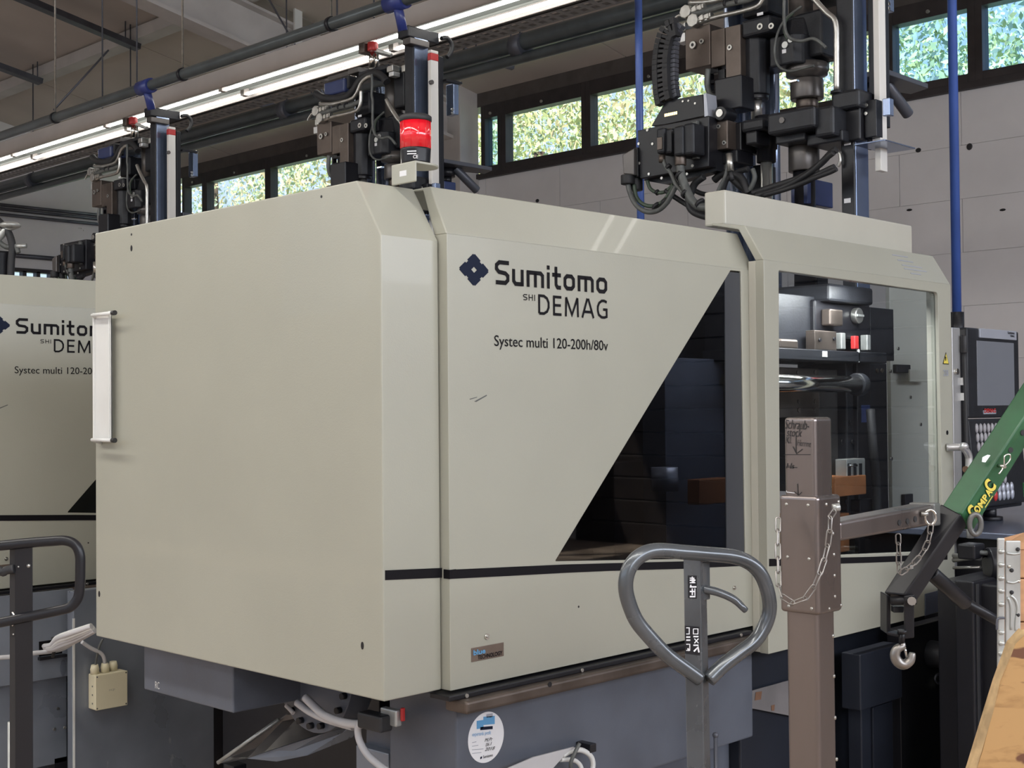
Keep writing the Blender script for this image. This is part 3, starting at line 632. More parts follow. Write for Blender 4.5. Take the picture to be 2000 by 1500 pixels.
    q=PY(1668,617,2.6); MB().cyl((q.x,2.60,q.z),(q.x,2.575,q.z),.030,n=22).build('adjusting_knob','steel',m,.004); MB().box((q.x-.024,2.57,q.z-.004),(q.x+.024,2.575,q.z+.004)).build('knob_slot','galv',m)
    I('tool_bracket','brown',2.56,1592,646,1634,684,.04); I('tool_bracket','brown',2.555,1524,662,1560,682,.04,.008); I('tool_bracket','brown',2.56,1622,604,1647,636,.04,.006); I('tool_clip','chrome',2.55,1556,684,1590,687,.03)
    for u,v in ((1600,664),(1628,662)): q=PY(u,v,2.56); bolt(m,q,NY,.006,'blackp')
    I('tool_fin','galv',2.56,1644,650,1652,682,.03); I('tool_fin','galv',2.56,1694,654,1701,684,.03); I('sensor','red',2.55,1670,656,1678,682,.02,.004); I('sensor_pin','white',2.55,1677,682,1680,708,.01); I('sensor_tag','paper',2.548,1607,686,1616,697,.004,.0)
    I('moving_platen','brown',2.68,1510,718,1600,815,.25); I('moving_platen','cone',2.70,1600,722,1655,960,.2); I('column_block','char',2.66,1655,708,1735,1085,.22,.006)
    for u,v in ((1558,728),(1592,727),(1560,784),(1592,784),(1560,801),(1592,801),(1662,824),(1645,863),(1665,863),(1685,861),(1713,724),(1722,724),(1625,980),(1652,980)):
        q=PY(u,v,2.655); bolt(m,q,NY,.009,'brown' if v<820 else 'blackp',.004)
    q0=PY(1420,748,2.50); q1=PY(1672,750,2.50); q0.z=q1.z=(q0.z+q1.z)/2
    MB().cyl(q0,q1,.030,n=24).build('tie_bar','chrome',m); MB().cyl((q1.x-.004,q1.y,q1.z),(q1.x+.035,q1.y,q1.z),.042,n=24).build('tie_bar_nut','char',m,.004)
    I('side_slot','bluedark',2.64,1682,790,1700,826,.02); I('valve_block','galv',2.60,1654,896,1690,930,.05); I('copper_block','orange',2.58,1631,930,1692,968,.1); I('valve_block','blackp',2.62,1680,975,1705,1005,.06)
    for i in range(3): I('valve_fin','char',2.595,1658+i*11,905,1662+i*11,929,.01,0)
    q=PY(1657,909,2.55); w=PY(1673,909,2.55); MB().cyl(q,w,.005,n=10).build('pin','chrome',m)
    cable(m,'hose','rubber',[PY(1700,800,2.6),PY(1706,880,2.58),PY(1712,960,2.6),PY(1712,1080,2.6)],.018)
    I('oil_tray','orange',2.66,1600,1000,1735,1075,.2); 
    # inside the smoked door
    q=PY(1298,930,2.75); MB().cyl((q.x,2.75,q.z-.05),(q.x,2.75,q.z+.03),.045,n=18).build('reservoir','silver',m)
    I('rusty_guard','orange',2.62,1366,935,1425,984,.05); I('drive_box','grey_paint',2.8,1300,700,1415,1080,.1); I('drive_box','blackp',2.9,1200,900,1300,1090,.1)
    l=bpy.data.lights.new('added_fill','AREA'); l.shape='RECTANGLE'; l.size=.9; l.size_y=.08; l.energy=FILL; l.color=(1,.97,.92)  # added fill light to brighten the interior behind the guard window
    lo_=bpy.data.objects.new('added_fill_light',l); COL.objects.link(lo_); lo_.location=(4.0,2.45,1.93); lo_.rotation_euler=(math.radians(25),0,0)
    # --- slewing ring, chute, cables under the rear cover
    cx_=PX(655,1325,2.3); rr=(PX(591,1350,2.3).y-PX(711,1380,2.3).y)/2*1.12
    cz=PX(650,1400,2.3).z+rr*.95; cyy=cx_.y
    ring=MB().cyl((2.22,cyy,cz),(2.30,cyy,cz),rr+.02,n=40).build('slewing_ring','grey_paint',m,.003)
    for k in range(9):
        a=math.radians(200+k*17.5); MB().cyl((2.221,cyy-math.cos(a)*rr,cz+math.sin(a)*rr),(2.205,cyy-math.cos(a)*rr,cz+math.sin(a)*rr),.009,n=10).build('bolt','blackp',ring)
    MB().prism([(2.0,3.005,.701),(2.0,3.46,.701),(2.0,3.46,ZB),(2.0,3.005,ZB)],(.24,0,0)).build('belt_housing','grey_paint',m,.004)
    MB().box((2.24,3.0,.70),(2.30,3.4,.84)).build('housing_mount','blackp',m)
    q=PX(308,1345,2.0); text('RC',m,'white',(2.0,q.y+.012,q.z),(2.0,q.y-.012,q.z),.02,nrm=(-1,0,0))
    return m
M1=make_machine()
M2=copy_tree(M1); M2.location.y+=2.59; M2['label']='second cream moulding machine behind, cut off by the left edge of the view'
for o in (M1,M2): o['group']='cream moulding machines'
# red signal lamp on its bracket
lp=thing('signal_lamp','red cylindrical signal lamp on a cream bracket above the near machine cover','lamp',(2.08,2.35,2.037))
a=PX(764,340,2.05); b=PX(811,340,2.05); zt2=PX(800,315,2.05).z
MB().box((2.05,b.y,2.037),(2.056,a.y,zt2)).build('bracket','cream',lp,.006,3)
q=PZ(843,322,zt2)
pts=[(2.052,a.y-.004,zt2-.006),(2.052,b.y,zt2-.006)]+[(2.10+.036*math.cos(t),b.y+.04+.04*math.sin(t),zt2-.006) for t in [-1.45+i*.29 for i in range(11)]]
pts=[(2.052,b.y,zt2-.006),(2.052,b.y+.085,zt2-.006)]+[(2.10+.05*math.cos(t),b.y+.0425+.0425*math.sin(t),zt2-.006) for t in [1.5-i*.3 for i in range(11)]]
MB().prism(pts,(0,0,.006)).build('bracket_shelf','cream',lp,.002)
MB().box((2.0495,(a.y+b.y)/2-.012,2.055),(2.05,(a.y+b.y)/2+.012,2.068)).build('bracket_tag','paper',lp)
lc=Vector((2.092,b.y+.045,zt2)); rl=.0365
def lampz(v): return PD(812,v,3.15).z
zA,zB_,zC,zD=zt2,lampz(290),lampz(237),lampz(227)
MB().tube([(lc.x,lc.y,zA),(lc.x,lc.y,zA+.006),(lc.x,lc.y,zB_-.004),(lc.x,lc.y,zB_)],[rl*.94,rl*.94,rl*.99,rl],28).build('lamp_base','blackp',lp)
MB().tube([(lc.x,lc.y,zB_),(lc.x,lc.y,zC)],[rl,rl],28).build('lens','redlens',lp)
for k in range(12):
    t=k*math.pi/6; p=Vector((lc.x+rl*math.cos(t),lc.y+rl*math.sin(t),0)); MB().cyl((p.x,p.y,zB_),(p.x,p.y,zC),.0012,n=6).build('lens_rib','redlens',lp)
MB().tube([(lc.x,lc.y,zC),(lc.x,lc.y,zC+.002),(lc.x,lc.y,zD),(lc.x,lc.y,zD+.004)],[rl*1.0,rl*1.06,rl*1.06,rl*.9],28).build('lamp_cap','rubber',lp)
# label on lamp base
q=Vector((lc.x-rl*.78,lc.y-rl*.55,(zA+zB_)/2+.004)); nr=Vector((-.8,-.6,0)); t_=Vector((.6,-.8,0))
for i,s_ in enumerate(('CE',)):
    text(s_,lp,'paper',q+nr*.0012+t_*.002-Vector((0,0,.014)),q+nr*.0012+t_*.014-Vector((0,0,.014)),.008,nrm=nr,bold=.02)
for i in range(2): decal(lp,'printed_line','paper',[q+t_*d+Vector((0,0,h))+nr*.0016 for d,h in ((-.012,.002-i*.006),(.01,.002-i*.006),(.01,.0045-i*.006),(-.012,.0045-i*.006))],nr,.0004)
# ================================================================ VERTICAL INJECTION UNIT
NX=(-1,0,0)
def make_unit():
    t=thing('injection_unit','black vertical injection unit standing tallest at the right, above the guard door','injection unit',(4.75,2.9,0))
    def V(x,a,k=0): return PX(a[0],a[1],x,k)
    # column: dark -X face, -Y face with the sky's reflection painted in
    yc=PX(1668,150,4.62).y; ya=PX(1634,150,4.62).y
    xr=PY(1694,150,yc).x
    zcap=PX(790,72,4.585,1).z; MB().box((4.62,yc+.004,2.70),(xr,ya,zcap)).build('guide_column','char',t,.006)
    MB().box((4.626,yc,1.95),(xr-.001,yc+.004,zcap)).build('lit_column_face','bluelit',t,.001)
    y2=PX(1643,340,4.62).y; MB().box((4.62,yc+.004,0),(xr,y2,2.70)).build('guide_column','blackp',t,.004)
    for v in (279,392): q=PX(1655,v,4.619); MB().box((4.618,q.y-.014,q.z-.009),(4.62,q.y+.014,q.z+.009)).build('white_tag','paper',t)
    # cap
    a=PX(776,60,4.585,1); b=PX(796,60,4.585,1); e=PY(858,85,b.y,1); zt=PX(796,48,4.585,1).z; zb=PX(790,72,4.585,1).z
    MB().prism([(4.585,b.y,zb),(4.585,a.y,zb),(4.75,a.y+.02,zb),(e.x,b.y+.16,zb),(e.x,b.y,zb)],(0,0,zt-zb)).build('column_cap','char',t,.006)
    a=PY(796,73,yc-.01,1); b=PY(834,80,yc-.01,1); MB().box((a.x,yc-.03,a.z-.035),(b.x,yc+.03,a.z)).build('cap_block','cone',t,.004)
    # pole with red tip
    yp=PX(1719,200,4.665).y; yq=PX(1707,200,4.665).y; xq=PY(1732,200,yp).x; z0=PX(1719,333,4.665).z; z1=PX(857,92,4.665,1).z
    zr0=PX(857,112,4.665,1).z; zr1=PX(857,98,4.665,1).z
    MB().box((4.665,yp,z0),(xq,yq,zr0)).build('safety_pole','offwhite',t,.003)
    MB().box((4.664,yp-.001,zr0),(xq+.001,yq+.001,zr1)).build('red_band','red',t,.003); MB().box((4.665,yp,zr1),(xq,yq,z1)).build('pole_tip','offwhite',t,.003)
    MB().box((4.69,yq,z0+.25),(4.74,yq+.035,z1-.02)).build('pole_rail','blackp',t,.002)
    MB().box((xq+.012,yp+.01,z0+.18),(xq+.045,yp+.05,z1-.02)).build('rail','blackp',t,.003)
    # bracket tab + guard box by the pole
    q=PY(1712,271,2.49); MB().box((4.55,2.47,q.z-.006),(4.79,2.60,q.z)).build('bracket_plate','bluelit',t,.002)
    bX(t,'limit_switch','blackp',4.63,1688,195,1712,268,.05); q=PX(1692,206,4.63); bolt(t,q,NX,.008); q=PX(1692,222,4.63); bolt(t,q,NX,.007)
    bX(t,'switch_stem','rubber',4.66,1693,268,1700,292,.02)
    bY(t,'end_plate','bluelit',2.5,1737,192,1746,226,.03)
    # lever at pole (seen on the units further back)
    q=PX(858,158,4.665,1); MB().cyl((4.655,yp-.004,q.z),(4.655,yp-.02,q.z),.012,n=12).build('lever_pivot','cone',t)
    a=PY(868,157,yp,1); b=PY(899,163,yp,1); MB().obox(a,b,.03,.012,(0,0,1)).build('lever','blackp',t); MB().ell((b.x,b.y,b.z),.012,.012,.012,6).build('lever_tip','chrome',t)
    a=PY(876,165,yp+.12,1); MB().box((a.x,yp+.08,PY(880,226,yp+.12,1).z),(PY(886,200,yp+.12,1).x,yp+.14,a.z)).build('slotted_bracket','bluelit',t,.003)
    for v in (214,221): q=PY(883,v,yp+.08,1); bolt(t,(q.x,yp+.08,q.z),NY,.008,'chrome')
    # hose loop at top right
    P=[PY(u,v,2.62,1) for u,v in ((862,75),(872,74),(880,82),(883,92),(880,103),(873,112))]; cable(t,'hose_loop','rubber',P,.012)
    # platform with tube and motor behind
    zp=PY(1765,158,2.65).z
    MB().prism([(4.80,2.60,zp),(5.16,2.60,zp),(5.20,2.70,zp),(4.80,2.82,zp)],(0,0,-.022)).build('platform','duct',t,.003)
    MB().cyl((4.95,2.68,zp-.02),(5.10,2.66,zp-.13),.024,n=14).build('support_tube','duct',t,.002)
    MB().cyl((4.93,2.72,zp-.022),(4.93,2.72,zp-.07),.045,n=16).cyl((4.93,2.72,zp-.07),(4.93,2.72,zp-.10),.026,n=12).build('motor_flange','blackp',t)
    MB().box((4.87,2.68,zp-.22),(4.96,2.78,zp-.10)).build('motor','bluedark',t,.006)
    # --- burnished manifold block
    x=4.575
    bX(t,'manifold_block','brown',x,1338,52,1387,132,.16); bX(t,'manifold_block','brown',x+.004,1388,57,1416,130,.15); bX(t,'manifold_block','brown',x-.004,1416,50,1447,176,.15)
    for u,v,r in ((1354,88,.016),(1371,81,.011),(1426,93,.012)): q=V(x-.004,(u,v)); MB().cyl((q.x,q.y,q.z),(q.x-.006,q.y,q.z),r,n=18).build('bolt','steel',t,.001); MB().cyl((q.x-.006,q.y,q.z),(q.x-.0065,q.y,q.z),r*.5,n=6).build('hex_socket','blackp',t)
    # fittings on its top
    for u,v,r in ((1343,24,.030),(1357,41,.030)):
        q=V(4.56,(u,v)); MB().cyl((q.x-.02,q.y,q.z),(q.x+.03,q.y,q.z),r,n=8,smooth=False).build('pipe_union','steel',t,.003)
        MB().cyl((q.x,q.y-.02,q.z),(q.x,q.y-.09,q.z+.006),.015,n=6,smooth=False).cyl((q.x,q.y-.04,q.z),(q.x,q.y-.055,q.z+.003),.021,n=6,smooth=False).cyl((q.x,q.y-.07,q.z),(q.x,q.y-.082,q.z+.003),.020,n=6,smooth=False).build('hex_fitting','steel',t)
    for pts,r,mm in ((((1352,27),(1380,21),(1420,9),(1460,0),(1490,-12)),.013,'hosegrey'),(((1366,44),(1400,33),(1440,24),(1475,14),(1487,4),(1492,-12),(1493,-40)),.0105,'steel')):
        cable(t,'hydraulic_pipe',mm,[V(4.56,p) for p in pts],r)
    for u,v in ((1418,7),(1441,2)): q=V(4.56,(u,v)); MB().cyl((q.x,q.y+.006,q.z),(q.x,q.y-.006,q.z),.017,n=10).build('cable_tie','rubber',t)
    cable(t,'hose','steel',[V(4.56,p) for p in ((1341,36),(1326,30),(1314,42),(1310,50))],.005)
    bX(t,'cable_connector','alu',4.60,1321,65,1338,83,.05); bX(t,'cable_connector','steel',4.60,1325,44,1338,62,.05,0,.006)
    # M2-type hose bundle over the top (upper part, out of view on the nearest unit)
    cable(t,'hose','rubber',[PX(u,v,4.60,1) for u,v in ((617,182),(634,191),(668,192),(688,180),(702,160),(718,147),(735,143),(748,150),(756,160))],.022)
    cable(t,'hydraulic_pipe','steel',[PX(u,v,4.585,1) for u,v in ((625,203),(650,203),(685,194),(697,182),(706,162),(718,151),(728,148))],.012)
    cable(t,'hose','hosegrey',[PX(u,v,4.57,1) for u,v in ((726,145),(727,165),(726,185),(728,200),(728,240),(732,262),(745,270),(760,268),(773,282))],.007)
    bX(t,'top_plate','cone',4.62,680,133,700,143,.2,1); bX(t,'top_plate','char',4.60,700,133,758,141,.25,1)
    for u,v0,v1,r in ((727,95,134,.02),(736,98,134,.012),(692,140,180,.022),(684,150,170,.012)): 
        a=PX(u,v0,4.72,1); b=PX(u,v1,4.72,1); MB().cyl((4.72,a.y,b.z),(4.72,a.y,a.z),r,n=14).build('guide_rod','chrome',t)
    a=PX(728,90,4.70,1); MB().cyl((4.70,a.y,a.z-.03),(4.70,a.y,a.z+.02),.03,n=12).build('red_knob','red',t,.006); q=PX(715,93,4.70,1); MB().box((4.66,q.y-.03,q.z-.04),(4.74,q.y+.02,q.z+.02)).build('clamp','brown',t,.005)
    a=PY(730,96,a.y,1); MB().prism([PX(731,93,4.7,1),PX(731,100,4.7,1),PY(761,107,2.95,1),PY(766,104,2.95,1)],(.04,.04,0)).build('cover_strip','galv',t)
    bX(t,'blue_box','bluedark',4.60,632,157,672,184,.12,1,.01); bX(t,'black_box','rubber',4.62,664,148,680,175,.08,1,.01)
    for u,r in ((707,.045),(722,.03),(747,.040)):
        a=PX(u,155,4.86,1); MB().cyl((4.86,a.y,2.0),(4.86,a.y,3.34),r,n=18).build('accumulator_tube','bluelit',t)
    bX(t,'valve_body','steel',4.60,755,128,767,140,.05,1); bX(t,'valve_body','alu',4.60,759,140,768,149,.05,1); bX(t,'valve_stack','char',4.66,768,140,790,210,.12,1,.01); bX(t,'valve_body','steel',4.62,784,127,791,140,.05,1)
    bX(t,'wiring_tray','cone',4.72,640,141,700,150,.2,1)
    # --- injection cylinder
    ctr=(4.66,3.115)
    zA=PX(1470,70,4.6).z; zB=PX(1470,181,4.6).z
    MB().cyl((*ctr,zB),(*ctr,zA),.056,n=10,smooth=False).build('injection_cylinder','char',t,.004)
    bX(t,'cylinder_flange','char',4.58,1447,34,1503,68,.2,0,.012)
    bX(t,'cylinder_bracket','char',4.66,1500,40,1530,70,.14)
    for u,v,r in ((1485,52,.014),(1507,51,.013)): q=V(4.58,(u,v)); MB().cyl(q,(q.x-.005,q.y,q.z),r,n=18).build('bolt','steel',t,.001); MB().cyl((q.x-.005,q.y,q.z),(q.x-.0055,q.y,q.z),r*.5,n=6).build('hex_socket','blackp',t)
    MB().cyl((*ctr,zB-.10),(*ctr,zB),.0235,n=18).build('piston_rod','rod',t); MB().cyl((*ctr,zB-.02),(*ctr,zB),.05,n=18).build('gland','blackp',t,.003)
    bX(t,'white_tag','paper',4.577,1478,24,1490,30,.004); q=PX(682,255,4.6,1); MB().box((4.60,q.y-.006,q.z-.03),(4.604,q.y+.006,q.z+.03)).build('white_tag','paper',t)
    bX(t,'upper_block','char',4.66,1448,-30,1500,30,.16,0,.01)
    # dark gearbox/motor
    y0=PX(1502,70,4.62).y; y1=PX(1561,70,4.62).y; x1=PY(1627,80,y1).x; zt1=PX(1561,22,4.62).z; zm=PX(1561,60,4.62).z; zb1=PX(1561,120,4.62).z
    MB().prism([(4.62,y1+.03,zb1),(4.65,y1,zb1),(x1-.03,y1,zb1),(x1,y1+.03,zb1),(x1,y0,zb1),(4.62,y0,zb1)],(0,0,zm-zb1)).build('gear_motor','char',t,.008)
    MB().tube([((4.62+x1)/2,(y0+y1)/2,zm),((4.62+x1)/2,(y0+y1)/2,zt1)],[(y0-y1)*.62,(y0-y1)*.48],8,smooth=False).build('motor_hood','char',t,.006)
    MB().cyl(((4.62+x1)/2,(y0+y1)/2,zt1),((4.62+x1)/2,(y0+y1)/2,zt1+.25),.05,n=16).build('motor_shaft_cover','cone',t)
    for u,v,r in ((1545,78,.012),(1534,88,.014)): q=V(4.62,(u,v)); bolt(t,q,NX,r,'galv',.006)
    bX(t,'white_tag','paper',4.618,1527,96,1535,104,.003)
    cable(t,'sensor_cable','hosegrey',[V(4.60,p) for p in ((1566,12),(1552,22),(1535,36),(1520,62),(1513,95),(1516,120),(1526,134),(1545,139),(1570,133),(1590,128))],.0055)
    cable(t,'sensor_cable','hosegreen',[V(4.60,p) for p in ((1550,25),(1537,38),(1532,55),(1534,70),(1538,76))],.0045)
    a_=PX(688,206,4.70,1); b_=PX(786,284,4.70,1); MB().box((4.70,a_.y,2.93),(4.84,b_.y,3.12)).build('casting_body','char',t,.01)
    # coupling
    cc=((4.62+x1)/2-.01,(y0+y1)/2-.03); z=lambda v:PX(1575,v,4.68).z
    MB().tube([(*cc,z(118)),(*cc,z(140)),(*cc,z(146)),(*cc,z(150))],[.085,.085,.035,.035],20).build('shaft_coupling','cone',t)
    MB().cyl((*cc,z(188)),(*cc,z(148)),.068,n=18).build('shaft_coupling','cone',t,.006); MB().cyl((*cc,z(205)),(*cc,z(188)),.045,n=18).build('shaft_coupling','brown',t,.004)
    bX(t,'grease_nipple','chrome',4.60,1540,156,1556,160,.02,0,.001)
    # steel pipe by the column
    P=[V(4.585,p) for p in ((1576,-22),(1592,0),(1615,25),(1628,36),(1633,50),(1634,80),(1634,178))]; cable(t,'steel_pipe','steel',P,.0115,12)
    q=P[-1]; MB().cyl((q.x,q.y,q.z-.01),(q.x,q.y,q.z),.024,n=14).build('pipe_foot','char',t)
    # --- carriage beam
    bX(t,'carriage_beam','char',4.50,1590,207,1627,266,.25,0,.012); bX(t,'carriage_beam','char',4.47,1497,214,1590,256,.3,0,.012); bX(t,'carriage_beam','char',4.50,1446,231,1490,256,.25,0,.014)
    bX(t,'carriage_step','char',4.53,1514,252,1572,278,.2,0,.006); bX(t,'carriage_step','char',4.55,1575,258,1645,280,.2,0,.006); bX(t,'column_clamp','char',4.57,1622,176,1677,213,.12,0,.012)
    bX(t,'column_clamp','blackp',4.60,1643,210,1680,275,.06,0,.006)
    q=V(4.47,(1528,235)); bolt(t,q,NX,.012,'cone'); bX(t,'beam_foot','blackp',4.50,1455,256,1478,282,.1,0,.008)
    q=V(4.56,(1635,226)); MB().cyl((4.56,q.y,q.z+.03),(4.56,q.y,q.z-.03),.004,n=8).cyl((4.55,q.y+.012,q.z-.02),(4.55,q.y-.012,q.z-.02),.010,n=10).build('ball_valve','steel',t)
    # lower rod, clamp and nozzle barrel
    r0=V(4.64,(1497,330)); zc0=V(4.64,(1497,317)).z; MB().cyl((4.64,r0.y,1.9),(4.64,r0.y,zc0),.0245,n=20).build('guide_rod','rod',t)
    MB().tube([(4.64,r0.y,zc0),(4.64,r0.y,zc0+.05),(4.64,r0.y,zc0+.053),(4.64,r0.y,zc0+.19)],[.040,.040,.046,.046],16).build('rod_clamp','blackp',t)
    b0=V(4.66,(1570,300)); zb0=V(4.66,(1570,280)).z; zb2=V(4.66,(1570,336)).z
    MB().cyl((4.66,b0.y,zb2),(4.66,b0.y,zb0),.062,n=24).build('heater_barrel','cone',t,.004); MB().cyl((4.66,b0.y,1.95),(4.66,b0.y,zb2),.045,n=20).build('nozzle','blackp',t)
    MB().cyl((4.66,b0.y,zb0),(4.66,b0.y,zb0+.05),.08,n=20).build('barrel_flange','blackp',t,.004)
    bY(t,'junction_cover','bluedark',2.85,1578,352,1627,402,.08,0,.004); q=PY(1590,420,2.85); MB().box((4.70,2.86,1.0),(4.78,2.92,q.z+.02)).build('cover_post','blackp',t)
    bX(t,'rear_frame','blackp',4.66,1470,322,1490,375,.1)
    # brown valve block 2
    bX(t,'valve_manifold','brown',4.46,1384,237,1421,293,.12,0,.004)
    for u,v in ((1404,247),(1415,279)): q=V(4.46,(u,v)); MB().cyl(q,(q.x-.005,q.y,q.z),.009,n=16).build('bolt','steel',t); MB().cyl((q.x-.005,q.y,q.z),(q.x-.0055,q.y,q.z),.0045,n=6).build('hex_socket','blackp',t)
    bX(t,'fitting_block','steel',4.48,1368,245,1384,261,.05,0,.006); bX(t,'fitting_block','steel',4.48,1372,286,1386,297,.05,0,.006)
    bX(t,'black_housing','blackp',4.50,1378,296,1440,322,.12,0,.006); bX(t,'black_housing','blackp',4.52,1420,240,1448,296,.14,0,.006)
    q=V(4.44,(1406,221)); MB().cyl((4.52,q.y,q.z),(4.44,q.y,q.z),.030,n=20).build('pressure_sensor','blackp',t,.003); MB().cyl((4.44,q.y,q.z),(4.435,q.y,q.z),.016,n=16).build('sensor_face','steel',t)
    bX(t,'black_housing','blackp',4.52,1395,150,1448,215,.10,0,.006)
    # cable gland with rod
    q=V(4.42,(1424,300)); w=V(4.42,(1427,335)); MB().cyl(q,w,.014,n=12).build('cable_gland','steel',t); cable(t,'hose','hosegrey',[w+Vector((0,.01,.06)),V(4.42,(1418,340)),V(4.42,(1405,368)),V(4.43,(1398,385))],.008)
    MB().cyl(w,V(4.42,(1430,352)),.009,n=10).build('gland_tail','rubber',t)
    # --- electrical box
    xe=4.40
    P=[(1245,255),(1300,243),(1384,227),(1384,325),(1250,349)]
    MB().prism([V(xe,p) for p in P],(.10,0,0)).build('terminal_box','blackp',t,.003)
    for u,v in ((1265,254),(1248,281),(1275,281),(1249,319),(1268,340),(1353,324),(1342,340),(1293,348)): q=V(xe,(u,v)); bolt(t,q,NX,.006,'steel',.004)
    MB().prism([V(xe+.03,p) for p in ((1272,246),(1300,197),(1372,184),(1376,226),(1300,243))],(.06,0,0)).build('control_plate','blackp',t,.002)
    MB().prism([V(xe+.02,p) for p in ((1374,184),(1379,182),(1383,226),(1376,228))],(.07,0,0)).build('plate_edge','silver',t)
    for i in range(7): q=V(xe+.029,(1299+i*3.6,225-i*.75)); MB().box((q.x,q.y-.004,q.z-.006),(q.x+.004,q.y+.003,q.z+.006)).build('status_light','led',t)
    for u,v in ((1345,197),(1358,202),(1334,198)): q=V(xe+.029,(u,v)); bolt(t,q,NX,.0045,'steel',.003)
    # flange strip under the box
    MB().prism([V(xe+.05,p) for p in ((1255,352),(1400,318),(1400,333),(1335,352),(1300,360))],(.05,0,0)).build('box_bracket','char',t)
    # connectors
    def conn(x,u0,v0,u1,v1,dx,nm='plug_housing',mm='char'):
        return bX(t,nm,mm,x,u0,v0,u1,v1,dx,0,.010,)
    conn(xe-.075,1281,249,1297,300,.075); conn(xe-.06,1297,250,1312,300,.06); conn(xe-.10,1314,245,1333,304,.10); conn(xe-.085,1333,240,1354,302,.085); 
    bX(t,'plug_frame','hosegrey',xe-.02,1350,236,1362,310,.02,0,.004); bX(t,'plug_label','brown',xe-.079,1283,268,1293,292,.004,0,.001)
    q=V(xe-.05,(1293,303)); MB().cyl((q.x,q.y,q.z),(q.x,q.y,q.z-.03),.014,n=12).build('cable_gland','brown',t); q2=V(xe-.06,(1329,302)); MB().cyl((q2.x,q2.y,q2.z+.01),(q2.x,q2.y,q2.z-.045),.024,n=14).build('cable_gland','brown',t,.003)
    MB().prism([V(xe-.03,p) for p in ((1215,302),(1238,289),(1238,342),(1217,340))],(.09,0,0)).build('angled_plug','cone',t,.005); bX(t,'angled_plug','blackp',xe-.01,1238,288,1246,345,.06,0,.003)
    q=V(xe-.02,(1226,342)); MB().cyl((q.x,q.y,q.z),(q.x,q.y,q.z-.04),.030,n=16).build('cable_gland','rubber',t,.003); q=V(xe+.03,(1240,352)); MB().cyl((q.x,q.y,q.z+.02),(q.x,q.y,q.z-.045),.034,n=16).build('cable_gland','rubber',t,.003)
    # cables below
    def cb(mm,r,x,pts): cable(t,'cable',mm,[V(x,p) for p in pts],r)
    cb('hosegrey',.011,xe-.02,((1226,356),(1230,375),(1242,400),(1262,413),(1285,411),(1303,395),(1318,368),(1330,348)))
    cb('hosegreen',.009,xe+.0,((1238,360),(1243,385),(1258,400),(1280,402),(1300,388),(1316,362)))
    cb('hosegreen',.008,xe+.03,((1264,352),(1270,368),(1283,376),(1300,374),(1315,360)))
    cb('hosegrey',.009,xe-.05,((1294,308),(1300,325),(1310,338),(1320,360),(1330,372),(1345,392),(1368,402),(1392,404)))
    cb('hosegrey',.018,xe-.06,((1328,310),(1329,330),(1333,350),(1342,373),(1352,392),(1368,404),(1396,404)))
    cb('rubber',.015,xe,((1375,345),(1358,358),(1350,376),(1345,395),(1352,412),(1375,422),(1396,424)))
    cb('rubber',.011,xe+.03,((1300,372),(1318,385),(1345,402),(1370,415),(1394,420)))
    cb('rubber',.010,xe+.05,((1350,368),(1370,378),(1396,381)))
    cb('rubber',.016,xe+.1,((1395,352),(1410,340),(1430,338),(1448,348),(1455,362),(1462,378)))
    cb('hosegrey',.010,4.5,((1470,330),(1474,345),(1470,360),(1462,374)))
    cb('rubber',.020,4.52,((1432,348),(1445,360),(1460,372),(1470,380)))
    cb('rubber',.012,4.5,((1462,330),(1440,336),(1420,350),(1412,370),(1408,380)))
    for (u,v,x,r) in ((1284,376,xe+.03,.012),(1300,395,xe,.022),(1283,404,xe,.022),(1329,342,xe-.06,.023),(1340,378,xe-.06,.023),(1368,398,xe-.06,.024),(1306,326,xe-.05,.013)):
        q=V(x,(u,v)); MB().cyl((q.x,q.y-.004,q.z-.004),(q.x,q.y+.005,q.z+.005),r,n=12).build('cable_tie','rubber',t)
    # heavy black hoses sweeping right
    for i,(r,pts) in enumerate(((.014,((1470,378),(1500,368),(1560,348),(1600,322),(1622,300),(1634,292))),(.013,((1478,380),(1520,372),(1570,356),(1600,340),(1630,326))),(.012,((1474,384),(1530,366),(1580,338),(1610,312),(1628,298))),(.010,((1490,382),(1540,368),(1595,346),(1622,336),(1634,330))))):
        cable(t,'hose','rubber',[V(4.50-.01*i,p) for p in pts],r)
    cb('steel',.006,4.6,((1634,292),(1640,300),(1641,315),(1637,325)))
    # cable drag chain: rigid black chain with openings and its grey inner row
    n=17; path=smooth_path([V(4.42,p) for p in ((1322,52),(1306,62),(1297,88),(1293,120),(1293,150),(1295,180),(1299,200))],4)
    L=[0]; 
    for i in range(1,len(path)): L.append(L[-1]+(path[i]-path[i-1]).length)
    def at(s):
        for i in range(1,len(path)):
            if L[i]>=s: f=(s-L[i-1])/(L[i]-L[i-1]); return path[i-1].lerp(path[i],f)
        return path[-1]
    hw=.040
    for i in range(n):
        a=at(L[-1]*i/n); b=at(L[-1]*(i+1.0)/n); d=(b-a).normalized(); sd=Vector((0,1,0)); sd=(sd-d*sd.dot(d)).normalized()
        l=MB()
        for k in (-1,1): l.obox(a+sd*k*hw*.68,b+sd*k*hw*.68,.035,hw*.64,sd)
        l.obox(a+(b-a)*.05,a+(b-a)*.66,.03,hw*.9,sd)
        l.build('chain_link','rubber',t)
    path=smooth_path([V(4.44,p) for p in ((1330,48),(1321,66),(1316,92),(1315,120),(1315,150),(1317,180),(1320,193))],4); L=[0]
    for i in range(1,len(path)): L.append(L[-1]+(path[i]-path[i-1]).length)
    for i in range(n):
        a=at(L[-1]*i/n); b=at(L[-1]*(i+.82)/n); MB().obox(a,b,.03,.036,(0,1,0)).build('chain_link','duct',t)
    # perforated strip with bright slots
    bX(t,'slotted_strip','blackp',4.60,1383,135,1388,215,.03)
